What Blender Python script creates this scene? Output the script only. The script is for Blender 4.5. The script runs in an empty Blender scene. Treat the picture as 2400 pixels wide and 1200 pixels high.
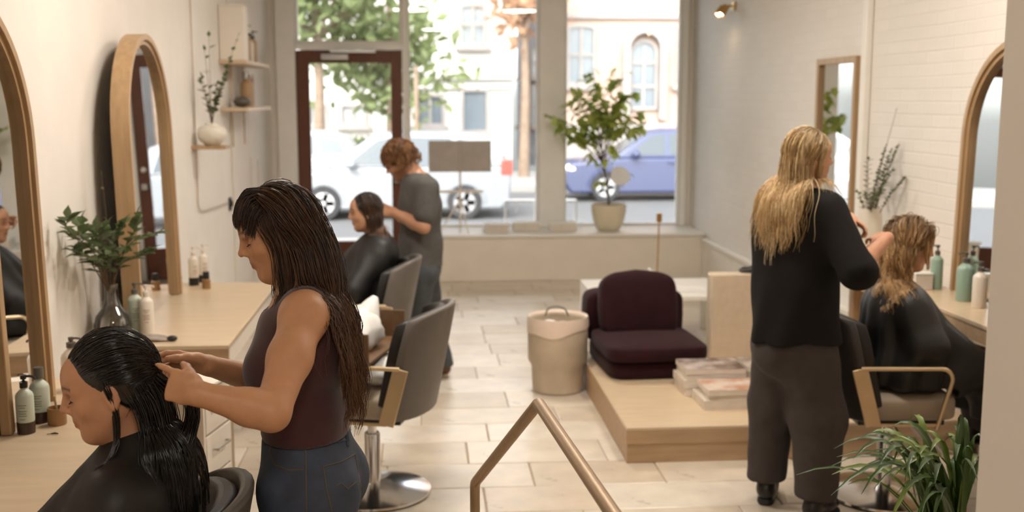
import bpy, bmesh, math, random
import numpy as np
from mathutils import Vector, Matrix, Euler

random.seed(7)
rng = np.random.default_rng(7)
scene = bpy.context.scene
COL = scene.collection

# ------------------------------------------------------------------ camera
F_PX = 2600.0            # focal length in pixels of the 2400 x 1200 frame
CAM_H = 1.9
_n = math.sqrt(210 ** 2 + 370 ** 2 + F_PX ** 2)
PSI = math.asin(210 / _n)            # yaw to the right of the room's axis
PIT = math.atan2(370, F_PX)          # pitch downwards
CR = Vector((math.cos(PSI), -math.sin(PSI), 0))
CF = Vector((math.sin(PSI) * math.cos(PIT), math.cos(PSI) * math.cos(PIT), -math.sin(PIT)))
CU = CR.cross(CF)
CC = Vector((0, 0, CAM_H))
cam_data = bpy.data.cameras.new('camera')
cam = bpy.data.objects.new('camera', cam_data)
COL.objects.link(cam)
cam.matrix_world = Matrix((
    (CR.x, CU.x, -CF.x, CC.x), (CR.y, CU.y, -CF.y, CC.y), (CR.z, CU.z, -CF.z, CC.z), (0, 0, 0, 1)))
cam_data.sensor_width = 36.0
cam_data.lens = 36.0 * F_PX / 2400.0
cam_data.clip_start = 0.05
cam_data.clip_end = 300
cam_data.dof.use_dof = True
cam_data.dof.focus_distance = 2.95
cam_data.dof.aperture_fstop = 2.9
scene.camera = cam

# ------------------------------------------------------------------ world, sun, exposure
world = bpy.data.worlds.new('world')
scene.world = world
world.use_nodes = True
wn = world.node_tree.nodes
wl = world.node_tree.links
wn.clear()
sky = wn.new('ShaderNodeTexSky')
sky.sky_type = 'NISHITA'
sky.sun_disc = False
sky.sun_elevation = math.radians(42)
sky.sun_rotation = math.radians(200)
sky.air_density = 1.0
sky.dust_density = 3.0
sky.ozone_density = 1.0
bg = wn.new('ShaderNodeBackground')
bg.inputs['Strength'].default_value = 0.66
wo = wn.new('ShaderNodeOutputWorld')
hs = wn.new('ShaderNodeHueSaturation')        # thin high haze takes most of the blue out of the sky
hs.inputs['Saturation'].default_value = 0.3
wl.new(sky.outputs[0], hs.inputs['Color'])
wl.new(hs.outputs[0], bg.inputs['Color'])
wl.new(bg.outputs[0], wo.inputs['Surface'])

sun_data = bpy.data.lights.new('sun', 'SUN')
sun_data.energy = 0.8
sun_data.angle = math.radians(1.0)
sun_data.color = (1.0, 0.93, 0.82)
sun = bpy.data.objects.new('sun', sun_data)
COL.objects.link(sun)
sun.rotation_euler = Vector((0.42, 0.75, -0.72)).to_track_quat('-Z', 'Y').to_euler()
sun.location = (-6, -12, 14)

scene.view_settings.view_transform = 'Standard'
scene.view_settings.look = 'None'
scene.view_settings.gamma = 1.0
scene.view_settings.use_curve_mapping = False
scene.view_settings.exposure = 0.85
FILL_POWER = 1.2
try:
    cy = scene.cycles
    cy.max_bounces = 7
    cy.diffuse_bounces = 4
    cy.glossy_bounces = 4
    cy.transmission_bounces = 4
    cy.transparent_max_bounces = 10
    cy.caustics_reflective = False
    cy.caustics_refractive = False
    cy.adaptive_threshold = 0.02
except Exception:
    pass

# ------------------------------------------------------------------ helpers
def P(px, py, x=None, y=None, z=None):
    """point on the ray through pixel (px, py) of the 2400x1200 frame where it meets a plane"""
    d = CF + CR * ((px - 1200) / F_PX) + CU * ((600 - py) / F_PX)
    if y is not None:
        t = y / d.y
    elif z is not None:
        t = (z - CAM_H) / d.z
    else:
        t = x / d.x
    return CC + d * t

def srgb(r, g, b):
    f = lambda c: c / 12.92 if c <= 0.04045 else ((c + 0.055) / 1.055) ** 2.4
    return (f(r / 255), f(g / 255), f(b / 255))

MATS = {}
def mat(name, color, rough=0.6, metal=0.0, var=0.0, vscale=8.0, bump=0.0, bscale=60.0, stretch=None,
        spec=0.5, sheen=0.0, emit=None, coat=0.0, trans=0.0, sub=0.0, attr=None, aniso=0.0, var2=None, rvar=0.0):
    if name in MATS:
        return MATS[name]
    m = bpy.data.materials.new(name)
    m.use_nodes = True
    nt = m.node_tree
    b = nt.nodes['Principled BSDF']
    b.inputs['Base Color'].default_value = (*color, 1)
    b.inputs['Roughness'].default_value = rough
    b.inputs['Metallic'].default_value = metal
    b.inputs['Specular IOR Level'].default_value = spec
    b.inputs['Sheen Weight'].default_value = sheen
    b.inputs['Coat Weight'].default_value = coat
    b.inputs['Transmission Weight'].default_value = trans
    if sub:
        b.inputs['Subsurface Weight'].default_value = sub
        b.inputs['Subsurface Radius'].default_value = (0.010, 0.004, 0.002)
        b.inputs['Subsurface Scale'].default_value = 1.0
    if aniso:
        b.inputs['Anisotropic'].default_value = aniso
    if emit:
        b.inputs['Emission Color'].default_value = (*emit[0], 1)
        b.inputs['Emission Strength'].default_value = emit[1]
    tc = nt.nodes.new('ShaderNodeTexCoord')
    vec = tc.outputs['Object']
    if stretch:
        mp = nt.nodes.new('ShaderNodeMapping')
        mp.inputs['Scale'].default_value = stretch
        nt.links.new(vec, mp.inputs['Vector'])
        vec = mp.outputs['Vector']
    base_sock = None
    if attr:
        at = nt.nodes.new('ShaderNodeAttribute')
        at.attribute_name = attr
        base_sock = at.outputs['Color']
        nt.links.new(base_sock, b.inputs['Base Color'])
    if var > 0:
        nz = nt.nodes.new('ShaderNodeTexNoise')
        nz.inputs['Scale'].default_value = vscale
        nz.inputs['Detail'].default_value = 6
        nt.links.new(vec, nz.inputs['Vector'])
        rmp = nt.nodes.new('ShaderNodeMapRange')
        rmp.inputs['From Min'].default_value = 0.3
        rmp.inputs['From Max'].default_value = 0.7
        nt.links.new(nz.outputs['Fac'], rmp.inputs['Value'])
        mx = nt.nodes.new('ShaderNodeMix')
        mx.data_type = 'RGBA'
        if var2:
            lo, hi = color, var2
        else:
            lo = tuple(max(0, c * (1 - var)) for c in color)
            hi = tuple(min(1, c * (1 + var)) for c in color)
        if attr:
            mx.blend_type = 'MULTIPLY'
            mx.inputs[0].default_value = 1.0
            nt.links.new(base_sock, mx.inputs[6])
            g = nt.nodes.new('ShaderNodeMapRange')
            g.inputs['From Min'].default_value = 0.3
            g.inputs['From Max'].default_value = 0.7
            g.inputs['To Min'].default_value = 1 - var
            g.inputs['To Max'].default_value = 1 + var
            nt.links.new(nz.outputs['Fac'], g.inputs['Value'])
            nt.links.new(g.outputs[0], mx.inputs[7])
        else:
            mx.inputs[6].default_value = (*lo, 1)
            mx.inputs[7].default_value = (*hi, 1)
            nt.links.new(rmp.outputs[0], mx.inputs[0])
        nt.links.new(mx.outputs[2], b.inputs['Base Color'])
        if rvar:
            g2 = nt.nodes.new('ShaderNodeMapRange')
            g2.inputs['To Min'].default_value = max(0.02, rough - rvar)
            g2.inputs['To Max'].default_value = rough + rvar
            nt.links.new(nz.outputs['Fac'], g2.inputs['Value'])
            nt.links.new(g2.outputs[0], b.inputs['Roughness'])
    if bump > 0:
        nb = nt.nodes.new('ShaderNodeTexNoise')
        nb.inputs['Scale'].default_value = bscale
        nb.inputs['Detail'].default_value = 5
        nt.links.new(vec, nb.inputs['Vector'])
        bp = nt.nodes.new('ShaderNodeBump')
        bp.inputs['Strength'].default_value = bump
        bp.inputs['Distance'].default_value = 0.01
        nt.links.new(nb.outputs['Fac'], bp.inputs['Height'])
        nt.links.new(bp.outputs[0], b.inputs['Normal'])
    MATS[name] = m
    return m

def leaf_mat(name, color, var=.3, vscale=9, rough=.5, tr=.45):
    m = mat(name, color, rough, var=var, vscale=vscale)
    nt = m.node_tree
    b = nt.nodes['Principled BSDF']
    o = nt.nodes['Material Output']
    t = nt.nodes.new('ShaderNodeBsdfTranslucent')
    src = b.inputs['Base Color'].links[0].from_socket
    nt.links.new(src, t.inputs['Color'])
    mx = nt.nodes.new('ShaderNodeMixShader')
    mx.inputs[0].default_value = tr
    nt.links.new(b.outputs[0], mx.inputs[1])
    nt.links.new(t.outputs[0], mx.inputs[2])
    nt.links.new(mx.outputs[0], o.inputs['Surface'])
    return m

def glass_mat(name, tint=(1, 1, 1), refl=0.06, rough=0.0):
    m = bpy.data.materials.new(name)
    m.use_nodes = True
    nt = m.node_tree
    nt.nodes.clear()
    o = nt.nodes.new('ShaderNodeOutputMaterial')
    t = nt.nodes.new('ShaderNodeBsdfTransparent')
    t.inputs[0].default_value = (*tint, 1)
    g = nt.nodes.new('ShaderNodeBsdfGlossy')
    g.inputs['Roughness'].default_value = rough
    fr = nt.nodes.new('ShaderNodeFresnel')
    fr.inputs['IOR'].default_value = 1.45
    mx = nt.nodes.new('ShaderNodeMixShader')
    ad = nt.nodes.new('ShaderNodeMath')
    ad.operation = 'MULTIPLY'
    ad.inputs[1].default_value = refl / 0.04
    nt.links.new(fr.outputs[0], ad.inputs[0])
    nt.links.new(ad.outputs[0], mx.inputs[0])
    nt.links.new(t.outputs[0], mx.inputs[1])
    nt.links.new(g.outputs[0], mx.inputs[2])
    nt.links.new(mx.outputs[0], o.inputs['Surface'])
    MATS[name] = m
    return m

class MB:
    """collects shapes into ONE mesh"""
    def __init__(self):
        self.v = []
        self.f = []
    def add(self, vs, fs):
        o = len(self.v)
        self.v += [tuple(p) for p in vs]
        self.f += [tuple(i + o for i in q) for q in fs]
        return self
    def box(self, x0, x1, y0, y1, z0, z1):
        vs = [(x, y, z) for z in (z0, z1) for y in (y0, y1) for x in (x0, x1)]
        return self.add(vs, [(0, 2, 3, 1), (4, 5, 7, 6), (0, 1, 5, 4), (2, 6, 7, 3), (0, 4, 6, 2), (1, 3, 7, 5)])
    def obox(self, c, ax, ay, az):
        c, ax, ay, az = map(Vector, (c, ax, ay, az))
        vs = [c + sx * ax + sy * ay + sz * az for sz in (-1, 1) for sy in (-1, 1) for sx in (-1, 1)]
        return self.add(vs, [(0, 2, 3, 1), (4, 5, 7, 6), (0, 1, 5, 4), (2, 6, 7, 3), (0, 4, 6, 2), (1, 3, 7, 5)])
    def rings(self, rings, closed=True, cap=True):
        n = len(rings[0])
        vs = [p for r in rings for p in r]
        fs = []
        for i in range(len(rings) - 1):
            for j in range(n if closed else n - 1):
                k = (j + 1) % n
                fs.append((i * n + j, i * n + k, (i + 1) * n + k, (i + 1) * n + j))
        if cap and closed:
            fs.append(tuple(range(n - 1, -1, -1)))
            fs.append(tuple((len(rings) - 1) * n + j for j in range(n)))
        return self.add(vs, fs)
    def lathe(self, prof, c=(0, 0, 0), n=24, sx=1.0, sy=1.0):
        rings = [[(c[0] + sx * r * math.cos(2 * math.pi * j / n), c[1] + sy * r * math.sin(2 * math.pi * j / n), c[2] + z)
                  for j in range(n)] for r, z in prof]
        return self.rings(rings)
    def tube(self, pts, r, n=8, cap=True):
        pts = [Vector(p) for p in pts]
        rr = r if isinstance(r, (list, tuple)) else [r] * len(pts)
        t0 = (pts[1] - pts[0]).normalized()
        up = Vector((0, 0, 1)) if abs(t0.z) < 0.9 else Vector((1, 0, 0))
        u = t0.cross(up).normalized()
        rings = []
        for i, p in enumerate(pts):
            a = pts[max(0, i - 1)]
            b = pts[min(len(pts) - 1, i + 1)]
            t = (b - a)
            t = t.normalized() if t.length > 1e-9 else t0
            u = (u - t * u.dot(t))
            u = u.normalized() if u.length > 1e-6 else t.orthogonal().normalized()
            w = t.cross(u)
            rings.append([p + (u * math.cos(2 * math.pi * j / n) + w * math.sin(2 * math.pi * j / n)) * rr[i] for j in range(n)])
        return self.rings(rings, cap=cap)
    def prism(self, poly, axis, a, b):
        """poly: 2-D points; axis 'x','y','z' is the extrusion axis from a to b"""
        def to3(p, d):
            return {'x': (d, p[0], p[1]), 'y': (p[0], d, p[1]), 'z': (p[0], p[1], d)}[axis]
        n = len(poly)
        vs = [to3(p, a) for p in poly] + [to3(p, b) for p in poly]
        fs = [tuple(range(n - 1, -1, -1)), tuple(range(n, 2 * n))]
        fs += [(j, (j + 1) % n, n + (j + 1) % n, n + j) for j in range(n)]
        return self.add(vs, fs)
    def ball(self, c, r, n=16, m=10):
        if not isinstance(r, (tuple, list)):
            r = (r, r, r)
        vs = []
        fs = []
        for i in range(m + 1):
            th = math.pi * i / m
            for j in range(n):
                ph = 2 * math.pi * j / n
                vs.append((c[0] + r[0] * math.sin(th) * math.cos(ph), c[1] + r[1] * math.sin(th) * math.sin(ph), c[2] + r[2] * math.cos(th)))
        for i in range(m):
            for j in range(n):
                k = (j + 1) % n
                fs.append((i * n + j, (i + 1) * n + j, (i + 1) * n + k, i * n + k))
        return self.add(vs, fs)
    def mesh(self, name, smooth=None):
        me = bpy.data.meshes.new(name)
        me.from_pydata(self.v, [], self.f)
        bm = bmesh.new()
        bm.from_mesh(me)
        bmesh.ops.remove_doubles(bm, verts=bm.verts, dist=1e-6)
        bmesh.ops.recalc_face_normals(bm, faces=bm.faces)
        bm.to_mesh(me)
        bm.free()
        if smooth is not None:
            me.polygons.foreach_set('use_smooth', [True] * len(me.polygons))
            me.set_sharp_from_angle(angle=math.radians(smooth))
        return me
    def build(self, name, material, parent=None, smooth=None, bevel=0.0, seg=2, loc=None):
        me = self.mesh(name, smooth)
        me.materials.append(material)
        o = bpy.data.objects.new(name, me)
        COL.objects.link(o)
        if parent is not None:
            o.parent = parent
        if loc is not None:
            o.location = loc
        if bevel > 0:
            bv = o.modifiers.new('bevel', 'BEVEL')
            bv.width = bevel
            bv.segments = seg
            bv.limit_method = 'ANGLE'
            bv.angle_limit = math.radians(35)
            me.polygons.foreach_set('use_smooth', [True] * len(me.polygons))
            me.set_sharp_from_angle(angle=math.radians(smooth or 40))
        return o

def tag(o, label, cat, group=None):
    o['label'] = label
    o['category'] = cat
    if group:
        o['group'] = group
    return o

def struct(o):
    o['kind'] = 'structure'
    return o

def empty(name, loc=(0, 0, 0), rz=0.0):
    o = bpy.data.objects.new(name, None)
    o.empty_display_size = 0.05
    COL.objects.link(o)
    o.location = loc
    o.rotation_euler = (0, 0, rz)
    return o

def dup(root, loc=None, rz=None, label=None):
    def cp(o, parent):
        c = o.copy()
        COL.objects.link(c)
        c.parent = parent
        for ch in o.children:
            cp(ch, c)
        return c
    r = cp(root, None)
    if loc is not None:
        r.location = loc
    if rz is not None:
        r.rotation_euler = (0, 0, rz)
    if label:
        r['label'] = label
    return r

def arc(cx, cy, r, a0, a1, n):
    return [(cx + r * math.cos(math.radians(a0 + (a1 - a0) * i / n)), cy + r * math.sin(math.radians(a0 + (a1 - a0) * i / n))) for i in range(n + 1)]

def bez(pts, n=12):
    """Catmull-Rom through points"""
    p = [Vector(q) for q in pts]
    p = [p[0] * 2 - p[1]] + p + [p[-1] * 2 - p[-2]]
    out = []
    for i in range(1, len(p) - 2):
        for k in range(n):
            t = k / n
            a, b, c, d = p[i - 1], p[i], p[i + 1], p[i + 2]
            out.append(0.5 * ((2 * b) + (c - a) * t + (2 * a - 5 * b + 4 * c - d) * t * t + (3 * b - a - 3 * c + d) * t ** 3))
    out.append(p[-2])
    return out

# ------------------------------------------------------------------ materials
M_wall = mat('wall_paint', srgb(240, 233, 224), 0.75, var=0.035, vscale=2.5, bump=0.12, bscale=25)
M_white = mat('white_paint', srgb(242, 238, 230), 0.5, var=0.02, vscale=6, bump=0.05, bscale=30)
M_cream = mat('cream_panel', srgb(236, 227, 213), 0.55, var=0.03, vscale=5)
M_wood = mat('light_wood', srgb(200, 174, 140), 0.42, var=0.10, vscale=4, stretch=(8, 1.0, 8), bump=0.05, bscale=20, rvar=0.08)
M_woodz = mat('light_wood_upright', srgb(178, 146, 108), 0.42, var=0.12, vscale=4, stretch=(10, 10, 1.0), bump=0.05, bscale=20)
M_ply = mat('pale_ply', srgb(210, 187, 156), 0.33, var=0.07, vscale=3, stretch=(1.2, 7, 7), rvar=0.06)
M_plyside = mat('ply_side', srgb(184, 154, 120), 0.5, var=0.12, vscale=3, stretch=(1.0, 10, 10), bump=0.04, bscale=30)
M_door = mat('red_brown_wood', srgb(104, 60, 40), 0.45, var=0.18, vscale=5, stretch=(10, 10, 1.2), bump=0.05, bscale=20)
M_stone = None
M_chrome = mat('chrome', (0.75, 0.75, 0.76), 0.14, 1.0)
M_steel = mat('brushed_steel', (0.5, 0.5, 0.5), 0.3, 1.0)
M_brass = mat('brass', srgb(196, 158, 98), 0.28, 1.0, var=0.06, vscale=10)
M_gold = mat('pale_gold_metal', srgb(226, 204, 168), 0.36, 1.0, var=0.05, vscale=10)
M_vinyl_grey = mat('grey_vinyl', srgb(104, 98, 92), 0.42, var=0.06, vscale=14, bump=0.12, bscale=220)
M_vinyl_taupe = mat('taupe_vinyl', srgb(168, 154, 136), 0.4, var=0.05, vscale=10, bump=0.1, bscale=220)
M_vinyl_black = mat('black_vinyl', srgb(30, 28, 27), 0.4, bump=0.1, bscale=220)
M_mirror = mat('mirror_glass', (0.86, 0.87, 0.87), 0.01, 1.0)
M_glass = glass_mat('window_glass', (0.98, 0.99, 0.985), 0.05)
M_vaseglass = glass_mat('vase_glass', (0.975, 0.988, 0.982), 0.12)
M_ceramic = mat('white_ceramic', srgb(226, 218, 204), 0.4, var=0.03, vscale=12)
M_leaf = leaf_mat('leaf_green', srgb(96, 110, 74), tr=.35)
M_leaf2 = leaf_mat('leaf_light', srgb(196, 206, 116), tr=.62)
M_stem = mat('twig_brown', srgb(96, 74, 54), 0.7, var=0.2, vscale=20)
M_black = mat('black_plastic', srgb(26, 24, 23), 0.4)
M_velvet = mat('burgundy_velvet', srgb(42, 12, 19), 0.9, var=0.2, vscale=9, spec=0.25, sheen=0.05, bump=0.1, bscale=120)
M_concrete = mat('concrete', srgb(198, 182, 160), 0.8, var=0.1, vscale=6, bump=0.15, bscale=40)
M_bag = mat('white_plastic', srgb(240, 238, 234), 0.35, bump=0.25, bscale=18)
M_paper = mat('paper', srgb(226, 216, 204), 0.6, var=0.06, vscale=14)
# ------------------------------------------------------------------ room shell
XL, XR, YB = -1.62, 2.97, 12.2        # left wall, right wall, window plane
YN = -2.6                              # wall behind the viewer
ZC = 3.45
M_brick = bpy.data.materials.new('painted_brick')
M_brick.use_nodes = True
def _brick():
    nt = M_brick.node_tree
    b = nt.nodes['Principled BSDF']
    b.inputs['Roughness'].default_value = 0.6
    tc = nt.nodes.new('ShaderNodeTexCoord')
    sep = nt.nodes.new('ShaderNodeSeparateXYZ')
    cmb = nt.nodes.new('ShaderNodeCombineXYZ')
    nt.links.new(tc.outputs['Object'], sep.inputs[0])
    nt.links.new(sep.outputs['Y'], cmb.inputs['X'])
    nt.links.new(sep.outputs['Z'], cmb.inputs['Y'])
    nd = nt.nodes.new('ShaderNodeTexNoise')
    nd.inputs['Scale'].default_value = 5
    mxv = nt.nodes.new('ShaderNodeMix')
    mxv.data_type = 'VECTOR'
    mxv.inputs[0].default_value = 0.05
    nt.links.new(cmb.outputs[0], mxv.inputs[4])
    nt.links.new(nd.outputs['Color'], mxv.inputs[5])
    br = nt.nodes.new('ShaderNodeTexBrick')
    br.inputs['Scale'].default_value = 1.0
    br.inputs['Brick Width'].default_value = 0.215
    br.inputs['Row Height'].default_value = 0.072
    br.inputs['Mortar Size'].default_value = 0.006
    br.inputs['Mortar Smooth'].default_value = 0.8
    c = srgb(238, 232, 224)
    br.inputs['Color1'].default_value = (*c, 1)
    br.inputs['Color2'].default_value = (*[x * 0.97 for x in c], 1)
    br.inputs['Mortar'].default_value = (*[x * 0.95 for x in c], 1)
    nt.links.new(mxv.outputs[1], br.inputs['Vector'])
    nt.links.new(br.outputs['Color'], b.inputs['Base Color'])
    nz = nt.nodes.new('ShaderNodeTexNoise')
    nz.inputs['Scale'].default_value = 30
    nz.inputs['Detail'].default_value = 6
    ma = nt.nodes.new('ShaderNodeMath')
    ma.operation = 'MULTIPLY_ADD'
    ma.inputs[1].default_value = -0.4
    nt.links.new(br.outputs['Fac'], ma.inputs[0])
    nt.links.new(nz.outputs['Fac'], ma.inputs[2])
    bp = nt.nodes.new('ShaderNodeBump')
    bp.inputs['Strength'].default_value = 0.35
    bp.inputs['Distance'].default_value = 0.012
    nt.links.new(ma.outputs[0], bp.inputs['Height'])
    nt.links.new(bp.outputs[0], b.inputs['Normal'])
_brick()

M_grout = mat('grout', srgb(172, 156, 136), 0.9)
floor = struct(MB().box(XL, XR, YN, YB + .1, -0.06, -0.006).build('floor', M_grout))
# limestone slabs, each a piece of its own
def stone_mat(k, c):
    return mat('limestone_%d' % k, c, 0.3, var=0.11, vscale=5.5, bump=0.10, bscale=30, rvar=0.10)
STONES = [stone_mat(k, srgb(*c)) for k, c in enumerate([(212, 199, 180), (218, 206, 189), (206, 191, 170), (222, 212, 197), (200, 186, 166)])]
_rows = []
yy = 4.55
while yy < 11.42:
    _rows.append((yy, min(11.45, yy + random.choice([.34, .36, .38]))))
    yy = _rows[-1][1]
slab_meshes = {}
for r, (y0, y1) in enumerate(_rows):
    xx = XL + 0.004 - random.uniform(0, 0.4)
    while xx < XR:
        w = random.choice([.46, .58, .66, .74, .82])
        x0, x1 = max(XL + .003, xx), min(XR - .003, xx + w)
        if x1 - x0 > .05:
            d = y1 - y0
            key = (round(x1 - x0, 3), round(d, 3))
            g = 0.0035
            h = random.choice([0, 0, 0.0006, -0.0008])
            if key not in slab_meshes:
                a, b = (x1 - x0) / 2 - g, d / 2 - g
                e = 0.004
                m = MB()
                m.rings([[(-a, -b, -.02), (a, -b, -.02), (a, b, -.02), (-a, b, -.02)],
                         [(-a, -b, -.003), (a, -b, -.003), (a, b, -.003), (-a, b, -.003)],
                         [(-a + e, -b + e, 0), (a - e, -b + e, 0), (a - e, b - e, 0), (-a + e, b - e, 0)]])
                slab_meshes[key] = [None] * len(STONES), m
            si = random.choice([0, 0, 1, 1, 2, 3, 3, 4])
            ms, m = slab_meshes[key]
            if ms[si] is None:
                ms[si] = m.mesh('floor_slab')
                ms[si].materials.append(STONES[si])
            o = bpy.data.objects.new('floor_slab', ms[si])
            COL.objects.link(o)
            o.parent = floor
            o.location = ((x0 + x1) / 2, (y0 + y1) / 2, h)
        xx += w
    # joints run through
struct(MB().box(XL - .2, XR + .2, YN - .2, YB + .3, ZC, ZC + .2).build('ceiling', M_white))
struct(MB().box(XL - .2, XL, YN, YB + .3, -0.1, ZC).build('wall_left', M_wall))
struct(MB().box(XR, XR + .2, YN, YB + .3, -0.1, ZC).build('wall_right', M_brick))
struct(MB().box(XL, XR, YN - .2, YN, -0.1, ZC).build('wall_behind', M_wall))
# front wall: pieces around door and windows
xd0, xd1 = P(697, 400, y=YB).x, P(958, 400, y=YB).x       # door opening incl. frame
xp0, xp1 = P(1262, 400, y=YB).x, P(1322, 400, y=YB).x     # post between windows
xw1 = P(1592, 400, y=YB).x
z_sill = 0.49
ztop = 3.15
zt0, zt1 = P(820, 116, y=YB).z, P(820, 102, y=YB).z      # transom rail
front = MB()
front.box(XL, xd0, YB, YB + .22, -0.1, ZC)
front.box(xw1 + .06, XR, YB, YB + .22, -0.1, ZC)
front.box(xd0, xw1 + .06, YB, YB + .22, ztop, ZC)
front.box(xd1, xw1 + .06, YB, YB + .22, -0.1, z_sill - .03)
struct(front.build('wall_front', M_wall))
M_frame = mat('white_frame', srgb(250, 247, 242), 0.45, var=0.03, vscale=5)
# trims: jambs, posts, transom bar
struct(MB().box(xd0 - .19, xd0 + .012, YB - .05, YB + .02, 0, ztop).build('trim_1', M_frame, bevel=.006))
struct(MB().box(xd1 - .055, xd1, YB - .03, YB + .12, 0, ztop).build('trim_2', M_frame, bevel=.006))
struct(MB().box(xp0, xp1, YB - .06, YB + .14, z_sill, ztop).build('trim_3', M_frame, bevel=.008))
struct(MB().box(xw1, xw1 + .07, YB - .04, YB + .1, z_sill, ztop).build('trim_4', M_frame, bevel=.006))
struct(MB().box(xd0, xd1 - .055, YB - .03, YB + .1, zt0, zt1).build('trim_5', M_frame, bevel=.005))
# windows
def window(name, x0, x1, z0, z1, fr=.04):
    m = MB()
    m.box(x0, x0 + fr, YB + .01, YB + .08, z0, z1)
    m.box(x1 - fr, x1, YB + .01, YB + .08, z0, z1)
    m.box(x0 + fr, x1 - fr, YB + .01, YB + .08, z0, z0 + fr)
    m.box(x0 + fr, x1 - fr, YB + .01, YB + .08, z1 - fr, z1)
    w = struct(m.build(name, M_frame, bevel=.004))
    MB().box(x0 + fr, x1 - fr, YB + .04, YB + .046, z0 + fr, z1 - fr).build('window_pane', M_glass, w)
    return w
window('window_1', xd0 + .012, xd1 - .055, zt1, ztop, .03)
window('window_2', xd1, xp0, z_sill, ztop, .025)
window('window_3', xp1, xw1, z_sill, ztop, .025)
# door
dx0, dx1 = xd0 + .015, xd1 - .06
zd = zt0 - .01
dlx, drx = P(728, 300, y=YB).x, P(918, 300, y=YB).x
dzt = P(820, 148, y=YB).z
dzb = P(800, 565, y=YB).z
m = MB()
m.box(dx0, dlx, YB - .02, YB + .035, .01, zd)
m.box(drx, dx1, YB - .02, YB + .035, .01, zd)
m.box(dlx, drx, YB - .02, YB + .035, dzt, zd)
m.box(dlx, drx, YB - .02, YB + .035, .01, dzb)
door = struct(m.build('door_1', M_door, bevel=.006))
MB().box(dlx, drx, YB + .002, YB + .01, dzb, dzt).build('door_pane', M_glass, door)
dc = P(790, 133, y=YB - .06)
MB().box(dc.x - .17, dc.x + .12, YB - .08, YB - .02, dc.z - .035, dc.z + .03).build('door_closer', M_steel, door, bevel=.006)
MB().obox((dc.x + .17, YB - .09, dc.z + .055), (.24, .01, 0), (0, .012, 0), (0, 0, .012)).build('closer_arm', M_steel, door)
hm = MB()
hx = drx + .055
hm.lathe([(.0, -.035), (.034, -.03), (.036, 0), (.034, .03), (0, .035)], (0, 0, 0), 18)
hd = hm.build('door_knob', M_chrome, door, smooth=40)
hd.location = (hx, YB - .055, 1.02)
hm = MB()
hm.lathe([(0, -.02), (.032, -.02), (.034, .0), (.02, .012), (0, .014)], (0, 0, 0), 18)
hd = hm.build('door_lock', M_chrome, door, smooth=40)
hd.location = (hx, YB - .035, 1.2)
hd.rotation_euler = (math.pi / 2, 0, 0)
struct(MB().box(xd0, xd1 - .05, YB - .1, YB + .25, -.05, .012).build('trim_6', M_steel))
# window bench along the front
YF = 11.45
bx0 = xd1 + .02
m = MB().box(bx0, XR - .002, YF, YB - .001, .0, z_sill - .03)
struct(m.build('trim_7', M_cream, bevel=.004))
struct(MB().box(bx0 - .015, XR - .002, YF - .025, YB + .03, z_sill - .03, z_sill).build('trim_8', M_white, bevel=.006))
# ledge running on along the right wall
struct(MB().box(XR - .06, XR - .001, 6.35, YF - .03, .40, .445).build('trim_9', M_white, bevel=.008))
struct(MB().box(XR - .035, XR - .001, 6.35, YF - .03, .0, .40).build('baseboard_right', M_white))
struct(MB().box(XL + .001, XL + .02, 7.2, YB - .06, .0, .12).build('baseboard_left', M_white))
# chase down the right wall
px_ = P(2022, 100, x=XR - .05)
struct(MB().box(XR - .05, XR - .001, px_.y - .05, px_.y + .03, .0, ZC).build('trim_10', M_white, bevel=.01))
# landing with steps beside the handrail and a column next to the viewer
struct(MB().box(.48, XR - .001, YN + .001, 2.2, 0.0, .36).build('floor_landing', M_plyside))
struct(MB().box(.48, XR - .001, 2.2, 2.5, 0.0, .18).build('floor_step', M_plyside))
pc = P(2318, 600, y=2.05)
col_x = pc.x
struct(MB().box(col_x, col_x + .32, 1.75, 2.05, .362, ZC - .002).build('column', M_wall, bevel=.012, seg=3))

# added fill lights, unseen above the frame: flat round glowing panels that brighten the room
M_fill = mat('fill_diffuser', (1, 1, 1), 0.5, emit=((1.0, 0.92, 0.82), 26.0 * FILL_POWER))
fill0 = None
for (x, y, lab) in ((-.2, 5.0, 'added round fill light above the near wooden counter'), (1.7, 4.9, 'added round fill light above the standing blonde stylist'),
                    (.3, -.5, 'added round fill light over the handrail end of the room'), (.6, 7.6, 'added round fill light above the stone floor by the armchair')):
    if fill0 is None:
        fill0 = tag(empty('added_fill_light', (x, y, ZC)), lab, 'lamp', 'added fill lights')
        MB().lathe([(.0, -.0), (.32, 0), (.33, -.03), (.31, -.05), (.0, -.05)], n=32).build('fill_housing', M_white, fill0, smooth=30)
        MB().lathe([(.0, -.052), (.29, -.052), (.28, -.06), (0, -.062)], n=32).build('fill_diffuser', M_fill, fill0, smooth=30)
    else:
        dup(fill0, (x, y, ZC), 0, lab)
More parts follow.
